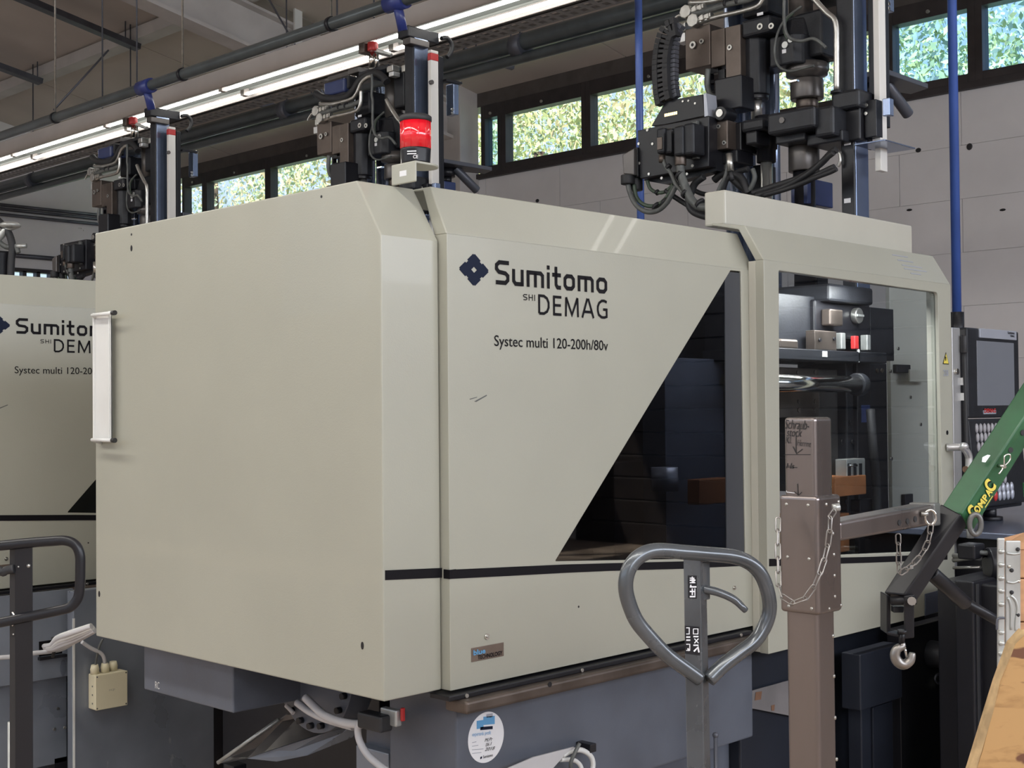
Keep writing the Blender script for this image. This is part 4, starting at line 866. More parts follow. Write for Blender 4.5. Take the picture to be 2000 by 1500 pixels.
    bX(t,'slotted_strip','blackp',4.60,1402,135,1416,215,.03)
    for v in (146,167,188,207): bX(t,'strip_bridge','blackp',4.60,1388,v-22 if v==146 else v-12,1402,v-3 if v==146 else v-5,.03,0,.001)
    cb('hosegrey',.012,4.56,((1383,135),(1381,165),(1388,185),(1400,190)))
    bX(t,'black_housing','blackp',4.64,1395,175,1448,196,.06,0,.004)
    return t
U1=make_unit()
EXTRA={'chain_link','control_plate','plate_edge','status_light'}
U2=copy_tree(U1); U2.location.y+=2.59; U2['label']='black vertical injection unit in the middle, directly behind the red signal lamp'
U3=copy_tree(U1); U3.location.y+=5.18; U3['label']='smallest black vertical injection unit at the left, rising behind the rear cover'
for U in (U2,U3):
    for c in list(U.children):
        if c.name.split('.')[0] in EXTRA: bpy.data.objects.remove(c)
for o in (U1,U2,U3): o['group']='black vertical injection units'
# chrome lever and hoses behind the left machine
lv=thing('lever_arm','chrome curved lever with black hoses above the left machine at the left edge','lever',PD(10,520,7.6))
def L_(u,v,d=7.6): return PD(u,v,d)
cable(lv,'lever','galv',[L_(-20,478),(L_(0,462)),L_(12,448),L_(30,440)],.022); MB().ell(L_(20,440),.06,.06,.022,8).build('lever_head','galv',lv)
cable(lv,'hose','rubber',[L_(-5,430),L_(15,452),L_(24,480),L_(22,510),L_(20,560)],.022); cable(lv,'hose','hosegrey',[L_(-5,470),L_(12,482),L_(30,482),L_(36,494)],.015)
MB().cyl(L_(30,481),L_(52,480),.014,n=10).build('pin','galv',lv); a=L_(-20,490); b=L_(14,560); MB().box((a.x,a.y,b.z-.9),(a.x+.10,a.y-.06,a.z)).build('mount_block','blackp',lv,.01)
# ================================================================ OPERATOR PANEL
op=thing('operator_panel','dark operator panel with blank grey screen and keypad right of the guard door','control panel',(4.75,2.2,1.05))
yp=2.30
a=PY(1888,645,yp); b=PY(1990,655,yp); z1=PY(1935,643,yp).z; zm=PY(1935,817,yp).z; z0=PY(1950,985,yp).z
MB().box((a.x,yp,zm+.002),(b.x,yp+.05,z1)).build('screen_housing','char',op,.008)
MB().prism([(a.x,yp,zm-.002),(a.x,yp-.03,z0),(a.x,yp+.05,z0),(a.x,yp+.05,zm-.002)],(b.x-a.x,0,0)).build('keypad_housing','char',op,.006)
def Q(u,v,y=yp): return PY(u,v,y)
p0=Q(1907,665); p1=Q(1980,792); MB().box((p0.x,yp-.002,p1.z),(Q(1980,700).x,yp+.004,p0.z)).build('screen','screen',op,.002)
p0=Q(1911,642); p1=Q(1983,661); MB().box((p0.x,yp-.006,Q(1945,662).z),(p1.x,yp+.002,Q(1945,644).z)).build('header_bar','silver',op,.002)
q0=Q(1971,656,yp-.006); q1=Q(1981,657,yp-.006); q1.z=q0.z; text('Sumitomo',op,'black',Q(1968,652,yp-.006),Vector((Q(1981,652,yp-.006).x,yp-.006,Q(1968,652,yp-.006).z)),.010,bold=.02); text('DEMAG',op,'black',Vector((Q(1973,657,yp-.006).x,yp-.006,Q(1973,658,yp-.006).z)),Vector((Q(1981,657,yp-.006).x,yp-.006,Q(1973,658,yp-.006).z)),.008,bold=.02)
p0=Q(1920,809); p1=Q(1944,801); MB().box((p0.x,yp-.003,p0.z),(p1.x,yp,p1.z)).build('name_badge','silver',op,.0); text('DEMAG',op,'red',(p0.x+.004,yp-.003,p0.z+.006),(p1.x-.004,yp-.003,p0.z+.006),.016,bold=.03)
def kp(z): return yp-.03*(zm-z)/(zm-z0)
zs=[Q(1920,v).z for v in (836,854,872,890,905,920,938)]
for r,z in enumerate(zs):
    for c in range(7):
        x=a.x+.060+c*.034; y=kp(z); MB().ell((x,y-.002,z),.0115,.007,.019,6).build('key','key',op)
for i,v in enumerate((953,966)):
    z=Q(1945,v).z
    for c in range(5): x=a.x+.165+c*.038; MB().ell((x,kp(z)-.002,z),.014,.008,.022,6).build('key','silver' if c else 'red' if i else 'silver',op)
z=Q(1982,957).z; MB().box((b.x-.045,kp(z)-.006,z-.03),(b.x-.015,kp(z)+.004,z+.03)).build('start_key','green',op,.003)
MB().box((a.x-.02,yp+.01,z0-.02),(b.x+.03,yp+.1,z0-.0)).build('lower_ledge','char',op,.006)
f=Q(1938,1015,yp+.03); MB().cyl((f.x,yp+.04,1.052),(f.x,yp+.04,z0-.01),.026,n=16).build('stand_post','blackp',op); MB().cyl((f.x,yp+.04,1.045),(f.x,yp+.04,1.06),.05,n=18).build('stand_flange','blackp',op,.003)
# telephone-like handset beside it
hs=thing('handheld_remote','slim black handset hanging between the grey post and the operator panel','handset',(4.6,2.2,1.2))
a1=Q(1882,652,2.25); MB().cyl((a1.x,2.25,Q(1882,655,2.25).z),(a1.x,2.25,Q(1882,690,2.25).z),.013,n=12).build('handset','rubber',hs,.004)
cable(hs,'cord','rubber',[(a1.x,2.25,Q(1882,690,2.25).z),(a1.x+.005,2.25,1.45),(a1.x+.006,2.25,1.25),(a1.x+.01,2.26,1.06)],.009)
MB().box((a1.x-.004,2.268,1.05),(a1.x+.03,2.285,1.72)).build('cable_post','blackp',hs,.004)
ps=thing('guard_post','tall light grey post with a latch, standing at the right edge of the guard door','post',(4.63,2.3,0))
a1=PY(1861,700,2.26); b1=PY(1877,700,2.26); zt=PY(1870,640,2.26).z; MB().box((a1.x,2.262,0.9),(b1.x,2.32,zt)).build('post_body','alu',ps,.003)
MB().box((a1.x,2.27,0),(b1.x,2.32,.9)).build('post_foot','blackp',ps,.003); q=PY(1866,726,2.262); MB().cyl((q.x,2.262,q.z),(q.x,2.252,q.z),.012,n=12).build('latch','chrome',ps)
for v in (745,775): q=PY(1877,v,2.262); MB().box((q.x-.004,2.25,q.z-.014),(q.x+.004,2.262,q.z+.014)).build('hinge_tab','white',ps)
# plate table and things on the machine bed
tb=thing('machine_bed','blue-grey steel bed plate that carries the operator panel','machine bed',(5.2,2.3,0))
MB().box((4.60,1.80,1.02),(6.2,3.2,1.045)).build('bed_plate','table',tb,.004); MB().box((4.66,1.86,0),(6.1,3.1,1.02)).build('bed_body','blackp',tb,.006)
mv=thing('valve_actuator','black round actuator with silver pipes beside the pine crate','actuator',(4.3,1.8,1.0))
dd=4.35; q=PD(1928,1102,dd); w=PD(1945,1108,dd-.02)
MB().cyl(q,q+Vector((.10,-.10,0)).normalized()*.09,.055,n=20).build('motor_body','blackp',mv,.006); q=PD(1900,1080,dd); MB().box(q+Vector((-.03,-.02,-.02)),q+Vector((.05,.04,.03))).build('valve_box','blackp',mv,.006)
for v0,v1 in ((1085,1090),(1094,1087),(1109,1108)): MB().cyl(PD(1862,v0,dd+.1),PD(1915,v1,dd),.008 if v0<1100 else .005,n=10).build('pipe','steel',mv)
cable(mv,'cable','hosegrey',[PD(1908,1078,dd),PD(1930,1080,dd),PD(1950,1074,dd)],.008)
q=PD(1930,1120,dd); MB().box((q.x-.12,q.y-.1,0),(q.x+.2,q.y+.12,q.z-.02)).build('support_block','blackp',mv,.006)
# black cabinet
cb_=thing('control_cabinet','black cabinet with sharp top edge below the operator panel','cabinet',(4.2,2.0,0))
c=PD(1900,1136,4.2); l=PX(1864,1131,c.x); 
MB().box((c.x,c.y,0),(c.x+.75,l.y,c.z)).build('cabinet_body','blackp',cb_,.005)
q=PY(1907,1300,c.y); MB().box((q.x,c.y-.004,.1),(q.x+.02,c.y,c.z-.01)).build('door_seam','rubber',cb_,.001)
# lower front pieces under the guard door
sb=thing('socket_panel','black socket panel with a hanging grey plug under the guard door','socket',(3.9,2.2,0))
def S2(u,v,y=2.25): return PY(u,v,y)
MB().box((S2(1760,1400).x,2.25,0),(S2(1868,1400).x,2.30,S2(1820,1215).z)).build('back_panel','blackp',sb,.003)
q=S2(1817,1277); MB().tube([(q.x,2.25,q.z),(q.x,2.19,q.z-.0)],[.05,.045],20).build('socket','char',sb,.004)
MB().box((S2(1834,1290).x,2.243,S2(1840,1308).z),(S2(1848,1290).x,2.25,S2(1840,1262).z)).build('switch_plate','rubber',sb); MB().box((S2(1834,1313).x,2.242,S2(1840,1317).z),(S2(1846,1313).x,2.25,S2(1840,1311).z)).build('tag','alu',sb)
MB().box((S2(1831,1330).x,2.22,S2(1840,1343).z),(S2(1853,1330).x,2.245,S2(1840,1322).z)).build('plug_cap','galv',sb,.006)
cable(sb,'strap','duct',[Vector((S2(u,v).x,2.23,S2(u,v).z)) for u,v in ((1832,1330),(1822,1333),(1816,1325),(1820,1316),(1830,1317))],.004)
bs=thing('base_pedestal','stepped steel pedestal pieces with painted-in shade under the guard door','pedestal',(3.7,2.2,0))
MB().box((S2(1680,1300,2.22).x,2.22,S2(1700,1383,2.22).z),(S2(1762,1300,2.22).x,2.29,S2(1720,1268,2.22).z)).build('upper_box','shadebase',bs,.004)
MB().box((S2(1683,1450,2.24).x,2.24,0),(S2(1702,1450,2.24).x,2.29,S2(1690,1380,2.24).z)).build('leg','shadebase',bs,.004); MB().box((S2(1706,1450,2.25).x,2.25,0),(S2(1745,1450,2.25).x,2.29,S2(1720,1380,2.24).z)).build('leg','shadebase',bs,.004)
# ================================================================ FOLDING CRANE
cr=thing('workshop_crane','folding workshop crane with brown steel post and green jib','crane',(2.14,1.32,0))
cp=PD(1592,900,2.4); xL,yF=cp.x,cp.y; yL=PX(1531,900,xL).y; xR=PY(1627,900,yF).x
zT=PX(1586,815,xL).z
# hollow tube post
def tubebox(x0,y0,x1,y1,z0,z1,t,name,mt,bev):
    b=MB().box((x0,y0,z0),(x1,y0+t,z1)).box((x0,y1-t,z0),(x1,y1,z1)).box((x0,y0+t,z0),(x0+t,y1-t,z1)).box((x1-t,y0+t,z0),(x1,y1-t,z1))
    return b.build(name,mt,cr,bev,3)
MB().prism([(xL,yF,.1),(xR,yF,.1),(xR,yL,.1),(xL,yL,.1)],(0,0,zT-.1)).build('post','crane',cr,.007,4)
sx0=xL-.008; sy0=yF-.008; syL=PX(1522,1100,sx0).y; sxR=PY(1645,1100,sy0).x; zs0=PX(1600,1203,sx0).z; zs1=PX(1600,970,sx0).z
MB().box((sx0,sy0,zs0),(sxR,syL,zs1)).build('sleeve','crane',cr,.007,4)
def rivet(c,ax,r=.0033): c=Vector(c); ax=Vector(ax); MB().ell(c,*[r if abs(a)<.5 else r*.6 for a in ax],6).build('rivet','steel',cr)
for u,v in ((1536,985),(1578,987),(1538,1088),(1580,1092),(1540,1184),(1585,1189)): q=PX(u,v,sx0); rivet(q,NX)
for u,v in ((1614,985),(1638,980),(1620,1189),(1643,1182),(1627,1042),(1629,1083),(1630,1124),(1631,1165)): q=PY(u,v,sy0); rivet(q,NY)
for u,v in ((1627,1242),(1629,1321),(1631,1402),(1634,1483)): q=PY(u,v,yF); rivet(q,NY,.0038)
# handwriting
def W_(s,l,r,v,h,dz=0): 
    a=PX(l,v,xL); b=PX(r,v,xL); b.z=a.z-dz; text(s,cr,'rubber',a,b,h,nrm=NX,bold=-.004,shear=.25)
W_('Schraub-',1533,1580,837,.017,.002); W_('stock',1537,1566,852,.015,.001); W_('Kl.',1535,1546,866,.012); W_('Herrmt',1557,1584,870,.011,.003); W_('Hs',1536,1552,915,.010)
w=MB(); ln=lambda p,t=.0014: w.ribbon([PX(u,v,xL)+Vector((-.0012,0,0)) for u,v in p],t,NX)
ln(((1555,852),(1555,884))); ln(((1549,872),(1556,886),(1568,877))); ln(((1532,888),(1584,888))); ln(((1536,912),(1558,913))); ln(((1558,945),(1559,966))); ln(((1552,960),(1560,967),(1567,961)))
w.build('marker_lines','rubber',cr,flat=True)
w=MB(); 
for p in (((1537,961),(1553,963)),((1537,961),(1537,958))): w.ribbon([PX(u,v,xL)+Vector((-.0012,0,0)) for u,v in p],.0014,NX)
w.build('chalk_line','paper',cr,flat=True)
# horizontal arm
ya=yF+.01
A0=PY(1640,1036,ya); A1=PY(1822,1004,ya); zz=A0.z
a_t=PY(1645,1019,ya).z; a_b=PY(1645,1057,ya).z; b_t=PY(1815,986,ya).z; b_b=PY(1815,1027,ya).z
MB().prism([(A0.x,ya,a_b),(A0.x,ya,a_t),(A1.x,ya,b_t),(A1.x,ya,b_b)],(0,.05,0)).build('arm','crane',cr,.006,3)
q=PY(1838,1002,ya-.004); MB().box((A1.x-.002,ya-.004,b_b-.002),(q.x,ya+.054,b_t+.002)).build('arm_end','tan',cr,.004)
for u,v in ((1756,1021),(1772,1018),(1787,1014)): q=PY(u,v,ya); MB().cyl((q.x,ya,q.z),(q.x,ya-.0015,q.z),.006,n=12).build('pin_hole','rubber',cr)
# jib: square tube seen corner-on
def along2(d0): return d0
JD0,JD1=2.72,2.80
def J(u,v):
    t=(v-780)/(1170-780); return PD(u,v,JD1+(JD0-JD1)*t)
fw=(RM@Vector((0,0,-1)))
def jib(L,Mi,Rr,name,mt,mt2,bev):  # polygons for left band and right band (pixel outlines)
    # cross-section at two ends: left, mid(front corner), right, back
    out=[]
    for l,mm,r in zip(L,Mi,Rr):
        pl=J(*l)+fw*.028; pm=J(*mm); pr=J(*r)+fw*.020; out.append([pl,pm,pr,pl+pr-pm])
    b=MB(); b.rings(out,smooth=False); return b.build(name,mt,cr,bev,2)
jib([(1841,1002),(2060,668)],[(1877,1003),(2096,670)],[(1908,1038),(2150,648)],'jib','green','green',.003)
jib([(1733,1162),(1846,986)],[(1766,1162),(1876,1004)],[(1795,1180),(1900,1022)],'inner_jib','blackp','blackp',.003)
# lettering along the right face
p0=J(1894,996); 
d=(J(1990,850)-J(1893,998)).normalized(); nrf=((J(1908,1038)+fw*.020-J(1877,1003)).cross(d)).normalized()
if nrf.dot(fw)>0: nrf=-nrf
pm=J(1877,1003); pr=J(1908,1038)+fw*.020; ac=(pr-pm); ac=(ac-d*ac.dot(d)); wid=ac.length; ac.normalize()
def F(s,h): return pm+d*s+ac*h
LN=(J(1990,832)-J(1877,1003)).length
tot=.098; s0=.010; hh=wid*.64
for ch,x,wd,hg in (('C',0,.019,.030),('O',.013,.014,.017),('M',.028,.015,.015),('P',.045,.011,.015),('A',.057,.013,.016),('C',.067,.019,.030)):
    for mt,bo,of in (('black',.10,.0008),('yellow',.045,.0014)):
        text(ch,cr,mt,F(s0+x,wid*.70)+nrf*of,F(s0+x+wd,wid*.70)+nrf*of,hg,up=-ac,nrm=nrf,bold=bo)
w=MB(); w.ribbon([F(s0+.034,wid*.70+.006)+nrf*.002,F(s0+.064,wid*.70+.006)+nrf*.002],.002,nrf); w.build('lettering_rule','yellow',cr,flat=True)
for u,v in ((1975,879),(1999,845)): q=J(u,v)+fw*.012; MB().cyl(q-nrf*.0,q+nrf*.006,.006,n=14).build('pin_hole','rubber',cr)
q=J(1954,910)+fw*.0; MB().tube(smooth_path([q+nrf*.01,q+nrf*.01+d*.02+ac*.004,q+nrf*.01+d*.028-ac*.004,q+nrf*.01+d*.018-ac*.012,q+nrf*.01,q+nrf*.01-d*.02],5),.0018,6).cyl(q-nrf*.01,q+nrf*.014,.004,n=10).build('split_pin','chrome',cr)
fl=MB(); 
fl.add([J(u,v)+fw*.012-fw*.014 for u,v in ((1918,893),(1928,888),(1934,889),(1929,896),(1924,903),(1917,902))],[(0,1,2,3,4,5)]); fl.build('bare_paint_chip','galv',cr)
# shackle eye
q=J(1905,1024); MB().tube([q+(RM@Vector((.012*math.cos(t),.021*math.sin(t),0))) for t in [i*math.pi/10 for i in range(20)]],.0055,10,closed=True).build('shackle','tan',cr)
# fork and hook
h=J(1763,1170); R3=lambda x,y,z=0: RM@Vector((x/FP*2.72,-y/FP*2.72,z))
def K(u,v,dz=0): return PD(u,v,2.72+dz)
MB().prism([K(1732,1162,.03),K(1740,1165,.03),K(1740,1242,.03),K(1732,1238,.03)],fw*.05).build('fork_cheek','blackp',cr,.002)
MB().prism([K(1766,1164),K(1786,1161),K(1786,1246),K(1767,1248)],fw*.006).build('fork_cheek','blackp',cr,.002)
MB().prism([K(1732,1234,.0),K(1770,1242,.0),K(1786,1238,.03),K(1748,1230,.03)],Vector((0,0,-.006))).build('fork_base','blackp',cr,.001)
MB().cyl(K(1740,1174,.02),K(1790,1172,.0),.009,n=14).build('fork_pin','blackp',cr); MB().cyl(K(1780,1174,-.002),K(1781,1174,-.012),.009,n=10).build('bolt','chrome',cr)
MB().prism([K(1745,1185,.02),K(1767,1185,.02),K(1765,1197,.02),K(1745,1197,.02)],fw*.02).build('spacer','char',cr,.002)
MB().cyl(K(1762,1232),K(1761,1258),.006,n=12).cyl(K(1762,1230),K(1762,1237),.010,n=12).build('hook_swivel','blackp',cr)
hk=smooth_path([K(1761,1256),K(1762,1262),K(1752,1268),K(1748,1280),K(1753,1292),K(1765,1298),K(1777,1291),K(1781,1281),K(1782,1275)],4)
MB().tube(hk,[.006+.005*math.sin(math.pi*i/(len(hk)-1)) for i in range(len(hk))],12).build('hook','chain',cr); MB().cyl(K(1766,1262),K(1771,1284),.003,n=8).build('hook_latch','chrome',cr)
# ram behind
MB().cyl(PD(1818,1118,2.76),PD(1885,1178,2.85),.016,n=16).build('ram_cylinder','blackp',cr,.003); MB().cyl(PD(1882,1174,2.845),PD(1990,1238,2.95),.011,n=14).build('ram_rod','blackp',cr)
# hidden base and legs of the crane
MB().box((xL-.05,yF-.02,.06),(xR+1.0,yF+.08,.12)).build('base_leg','green',cr,.006); MB().box((xL-.03,yF-.4,0),(xL+.07,yF+.4,.10)).build('base_leg','green',cr,.006)
# chains
def chain(pts,n,w,l,r,lbl):
    path=smooth_path(pts,8); L=[0]
    for i in range(1,len(path)): L.append(L[-1]+(path[i]-path[i-1]).length)
    def at(s):
        s=max(0,min(s,L[-1]))
        for i in range(1,len(path)):
            if L[i]>=s: return path[i-1].lerp(path[i],(s-L[i-1])/(L[i]-L[i-1]+1e-9))
        return path[-1]
    step=L[-1]/n
    for i in range(n):
        a=at(step*(i-.12)); b=at(step*(i+1.12)); d=(b-a).normalized(); m=(a+b)/2; ln_=(b-a).length/2
        sd=fw.cross(d).normalized() if i%2==0 else (fw*.75+fw.cross(d)*.35).normalized(); loop=[]
        for k in range(14):
            t=2*math.pi*k/14; c,s_=math.cos(t),math.sin(t); loop.append(m+d*(ln_-w)*(1 if c>0 else -1)*(1 if abs(c)>.001 else 0)+d*w*c+sd*w*s_)
        MB().tube(loop,r,6,closed=True).build('chain_link','chain',cr)
cd=sx0-.02
P=[PD(1631,996,2.34),PD(1620,1012,2.32),PD(1621,1035,2.32),PD(1615,1075,2.32),PD(1602,1118,2.31),PD(1588,1150,2.31),PD(1570,1173,2.31),PD(1548,1180,2.31),PD(1530,1170,2.32),PD(1521,1150,2.34),PD(1520,1110,2.36),PD(1519,1060,2.38),PD(1520,1010,2.40)]
chain(P,15,.0045,.02,.0014,'')
MB().cyl(PD(1626,992,2.36),PD(1640,990,2.36),.007,n=10).build('chain_pin','galv',cr)
q=PD(1817,1010,2.70); MB().tube([q+(RM@Vector((.011*math.cos(t),.015*math.sin(t),0))) for t in [i*math.pi/9 for i in range(18)]],.003,8,closed=True).build('key_ring','chrome',cr); MB().cyl(PD(1798,1004,2.70),PD(1812,1004,2.70),.005,n=8).build('lock_pin','steel',cr)
chain([PD(1818,1024,2.69),PD(1815,1050,2.69),PD(1805,1075,2.69),PD(1785,1100,2.69),PD(1757,1121,2.69)],7,.0052,.02,.0015,'')
chain([PD(1754,1042,2.69),PD(1755,1070,2.69),PD(1756,1120,2.69)],4,.0050,.02,.0015,'')
MB().box(K(1778,1104,-.02),K(1786,1112,-.02)+fw*.01).build('lug','galv',cr,.001)
# ================================================================ PALLET TRUCK
pt=thing('pallet_truck','grey pallet truck handle with teardrop loop standing in front of the sliding door','pallet truck',PD(1365,1500,2.2)*1)
pt.location.z=0; pt['org']=tuple(pt.location)
def H(u,v,o=0): return PD(u,v,2.2+(u-1362)*.00035+o)
loop=[(1366,1326),(1340,1307),(1300,1277),(1265,1240),(1243,1212),(1229,1180),(1222,1148),(1226,1118),(1240,1094),(1263,1079),(1290,1075),(1330,1078),(1380,1082),(1430,1087),(1463,1099),(1486,1122),(1499,1155),(1503,1190),(1494,1222),(1474,1252),(1443,1276),(1412,1300),(1384,1328)]
MB().tube(smooth_path([H(*p) for p in loop],5),.0125,16).build('handle_loop','handle',pt)
s0=H(1334,1082,-.004); s1=H(1367,1084,-.004); sb0=H(1341,1500,-.004); sb1=H(1376,1500,-.004)
side=fw*.028+RM@Vector((.0145,0,0))
zb=.18
def ext(p,q): d=(q-p); return p+d*((zb-p.z)/d.z)
e0=ext(s0,sb0); e1=ext(s1,sb1)
MB().rings([[s0,s1,s1+side,s0+side],[e0,e1,e1+side,e0+side]],smooth=False).build('stem','handle',pt,.002)
def SP(u,v): return H(u,v,-.0045)
plp=[SP(1344,1124),SP(1361,1124),SP(1361,1169),SP(1345,1168)]; decal(pt,'pictogram_label','blackp',plp,-fw,.0006)
w=MB(); rb=lambda p,t=.0022: w.ribbon([SP(u,v)-fw*.0012 for u,v in p],t,-fw)
rb(((1347,1133),(1358,1133)));rb(((1352,1126),(1352,1138)));rb(((1347,1129),(1355,1129),(1355,1138)),.0016);rb(((1347,1146),(1360,1146)));rb(((1349,1142),(1349,1146)));rb(((1347,1155),(1358,1155)));rb(((1352,1149),(1352,1162)));rb(((1347,1165),(1358,1165)));rb(((1357,1149),(1357,1163)),.0016);rb(((1347,1138),(1358,1138)),.0014)
w.build('pictogram','paper',pt,flat=True)
plp=[SP(1337,1222),SP(1366,1224),SP(1367,1280),SP(1338,1276)]; decal(pt,'pictogram_label','blackp',plp,-fw,.0006)
w=MB(); rb(((1340,1226),(1346,1226),(1346,1238),(1340,1238)),.0014); rb(((1340,1244),(1348,1244)));rb(((1340,1250),(1348,1250)));rb(((1340,1258),(1347,1258),(1347,1270),(1340,1270)),.0014);rb(((1343,1266),(1346,1271)),.0026)
rb(((1354,1228),(1363,1228),(1363,1238),(1354,1238),(1354,1228)),.0014);rb(((1354,1243),(1364,1243)));rb(((1356,1247),(1364,1256)),.0016);rb(((1364,1247),(1356,1256)),.0016);rb(((1354,1260),(1364,1260)));rb(((1355,1272),(1363,1264),(1365,1274)),.0026)
w.build('pictogram','paper',pt,flat=True)
lv_=smooth_path([H(1372,1150,.012),H(1400,1156,.0),H(1425,1166,-.01),H(1440,1176,-.015),H(1450,1186,-.02),H(1456,1192,-.02)],4)
MB().tube(lv_,[.0075-.0022*i/len(lv_) for i in range(len(lv_))],12).build('release_lever','handle',pt); MB().box(H(1369,1098,.004),H(1383,1170,.020)).build('lever_mount','handle',pt,.002)
MB().cyl((e0.x-.08,e0.y+.08,.1),(e0.x+.10,e0.y-.10,.1),.09,n=20).build('steering_wheel','rubber',pt,.01); MB().box((e0.x-.06,e0.y-.06,.10),(e0.x+.07,e0.y+.07,.24)).build('pump_body','handle',pt,.01)

# ================================================================ BLACK TROLLEY HANDLE, LEFT
tl=thing('hand_trolley','black tubular trolley handle with flat post at the left edge','trolley',PD(40,1500,2.3))
tl.location.z=0; tl['org']=tuple(tl.location)
def T(u,v,o=0): return PD(u,v,2.3+o)
MB().tube(smooth_path([T(-60,1072),T(0,1066),T(60,1060),T(100,1057),T(128,1056),T(147,1064),T(156,1083),T(157,1110),T(156,1145),T(152,1168),T(138,1185),T(120,1191),T(64,1203),T(0,1216),T(-60,1228)],5),.0088,16).build('handle_loop','blackp',tl)
def vb(u0,u1,vt,d,name,mt):
    p=T(u0,vt); q=T(u1,vt); b0=T(u0+1,1500); b1=T(u1+1,1500); f=lambda p,b: p+(b-p)*((.05-p.z)/(b.z-p.z)); sd=fw*d
    return MB().rings([[p,q,q+sd,p+sd],[f(p,b0),f(q,b1),f(q,b1)+sd,f(p,b0)+sd]],smooth=False).build(name,mt,tl,.002)
vb(28,63,1062,.003,'post','blackp')
MB().rings([[T(19,1072,.01),T(30,1072,.0),T(30,1072,.04),T(19,1072,.05)],[T(19,1540,.01),T(30,1540,.0),T(30,1540,.04),T(19,1540,.05)]],smooth=False).build('post_side','rubber',tl)
MB().tube(smooth_path([T(28,1111),T(12,1114),T(6,1118),T(0,1114),T(-20,1112)],4),.0075,10).build('grip_lever','rubber',tl)
for u,v,r in ((56,1105,.0036),(36,1107,.0018),(26,1239,.0016)): q=T(u,v); MB().ell(q,r,r,r,6).build('bolt','steel',tl)
MB().tube([T(24,1195),T(30,1205),T(28,1217),T(24,1222)],.002,8).build('spring_clip','chrome',tl)
MB().box(T(-40,1600)+Vector((0,0,-.65)),T(120,1600)+Vector((.25,.25,-.62))).build('deck','blackp',tl,.004)
q=T(20,1440,.3); rd=thing('steel_rod','thin pale steel rod behind the black trolley post','rod',(q.x,q.y,0)); MB().cyl((q.x,q.y,0),(q.x,q.y,q.z+.03),.005,n=10).build('rod','galv',rd)
# ================================================================ PANELS, JUNCTION BOX AND CABLES UNDER THE LEFT MACHINES
pn=thing('side_cabinet','scratched blue-grey sheet steel cabinet carrying the beige junction box','cabinet',(2.4,4.1,0))
yb=4.62; a=PY(144,1400,yb); b=PY(418,1400,yb)
MB().box((a.x,yb,0),(b.x,yb+.05,.84)).build('cabinet_body','grey_scr',pn,.003); MB().box((a.x-.004,yb-.003,0),(a.x+.004,yb+.001,.74)).build('edge_strip','white',pn)
MB().box((b.x,yb,0),(b.x+.9,yb+.05,.84)).build('rear_sheet','blackp',pn)
jb=thing('junction_box','small beige plastic junction box with three cable glands on the grey cabinet','junction box',(2.5,4.6,.6))
yj=yb-.055; c=PY(186,1350,yj); d_=PY(248,1345,yj); z1=PY(187,1319,yj).z; z0=PY(187,1388,yj).z
MB().box((c.x,yj,z0),(d_.x,yb-.001,z1)).build('box_body','box',jb,.005,3); MB().box((c.x,yj-.004,z0+.0),(d_.x,yj,z1)).build('box_lid','box',jb,.002)
for i,(x,z) in enumerate(((c.x+.006,z1-.007),(d_.x-.006,z1-.007),(c.x+.006,z0+.007),(d_.x-.006,z0+.007))): MB().cyl((x,yj-.004,z),(x,yj-.0045,z),.003,n=8).build('lid_screw','hosegrey',jb)
text('acp',jb,'hosegrey',((c.x+d_.x)/2-.012,yj-.004,(z0+z1)/2),((c.x+d_.x)/2+.012,yj-.004,(z0+z1)/2),.006,bold=-.02)
for k in range(3): z=z0+.02+k*.032; MB().box((c.x-.0008,yj+.018,z),(c.x,yj+.024,z+.006)).build('knock_out','hosegrey',jb)
for u,v in ((185,1304),(205,1302),(221,1298)):
    q=PY(u,v,yb-.025 if u<215 else yb-.015); MB().tube([(q.x,q.y,z1),(q.x,q.y,z1+.014),(q.x,q.y,z1+.016),(q.x,q.y,z1+.034)],[.0165,.0165,.0175,.013],12).build('cable_gland','box',jb)
g1=PY(205,1295,yb-.025); g0=PY(186,1297,yb-.025)
def solo(name,label,cat,mt,pts,r,group=None):
    o=cable(None,name,mt,pts,r,10); o['label']=label; o['category']=cat
    if group: o['group']=group
    return o
Yb=lambda u,v,o=-.03: PY(u,v,yb+o)
solo('cable','pale grey cable curving into the middle gland of the junction box','cable','cable',[Yb(160,1254),Yb(178,1266),Yb(196,1275),Yb(203,1285),(g1.x,g1.y,z1+.026)],.007)
solo('cable','thin grey cable running up from the left gland of the junction box','cable','hosegrey',[(g0.x,g0.y,z1+.026),Yb(190,1277),Yb(194,1262),Yb(201,1248)],.0045)
# cable bundle out of the left machine
bn=thing('cable_bundle','bundle of pale grey cables coming out of a hatch under the left machine','cable bundle',(2.2,4.7,.7))
for i in range(9):
    t=i/8; pts=[(86+3*t,1262+6*t),(100+4*t,1259+10*t),(112+10*t,1245+18*t),(135+18*t,1236+14*t),(178+8*t,1222+10*t)]
    cable(bn,'cable','cable' if i%3 else 'white',[PY(u,v,4.55-.02*(i%2)-.1*j) for j,(u,v) in enumerate(pts)],.0085)
cable(bn,'cable','cable',[PY(u,v,4.5) for u,v in ((-10,1285),(30,1282),(64,1276),(100,1272),(125,1266),(150,1250)) ],.008)
q=PY(95,1262,4.53); MB().tube([q+Vector((.0,-.03,.035)),q+Vector((0,-.05,0)),q+Vector((0,-.03,-.035))],.006,8).build('cable_tie','rubber',bn)
hp=thing('hatch_panel','blue-grey lower panel with dark cable hatch behind the trolley post','panel',(2.0,4.75,0))
y5=4.70; a=PY(-40,1300,y5); b=PY(143,1300,y5)
zt5=PY(100,1240,y5).z; zl=PY(100,1325,y5).z
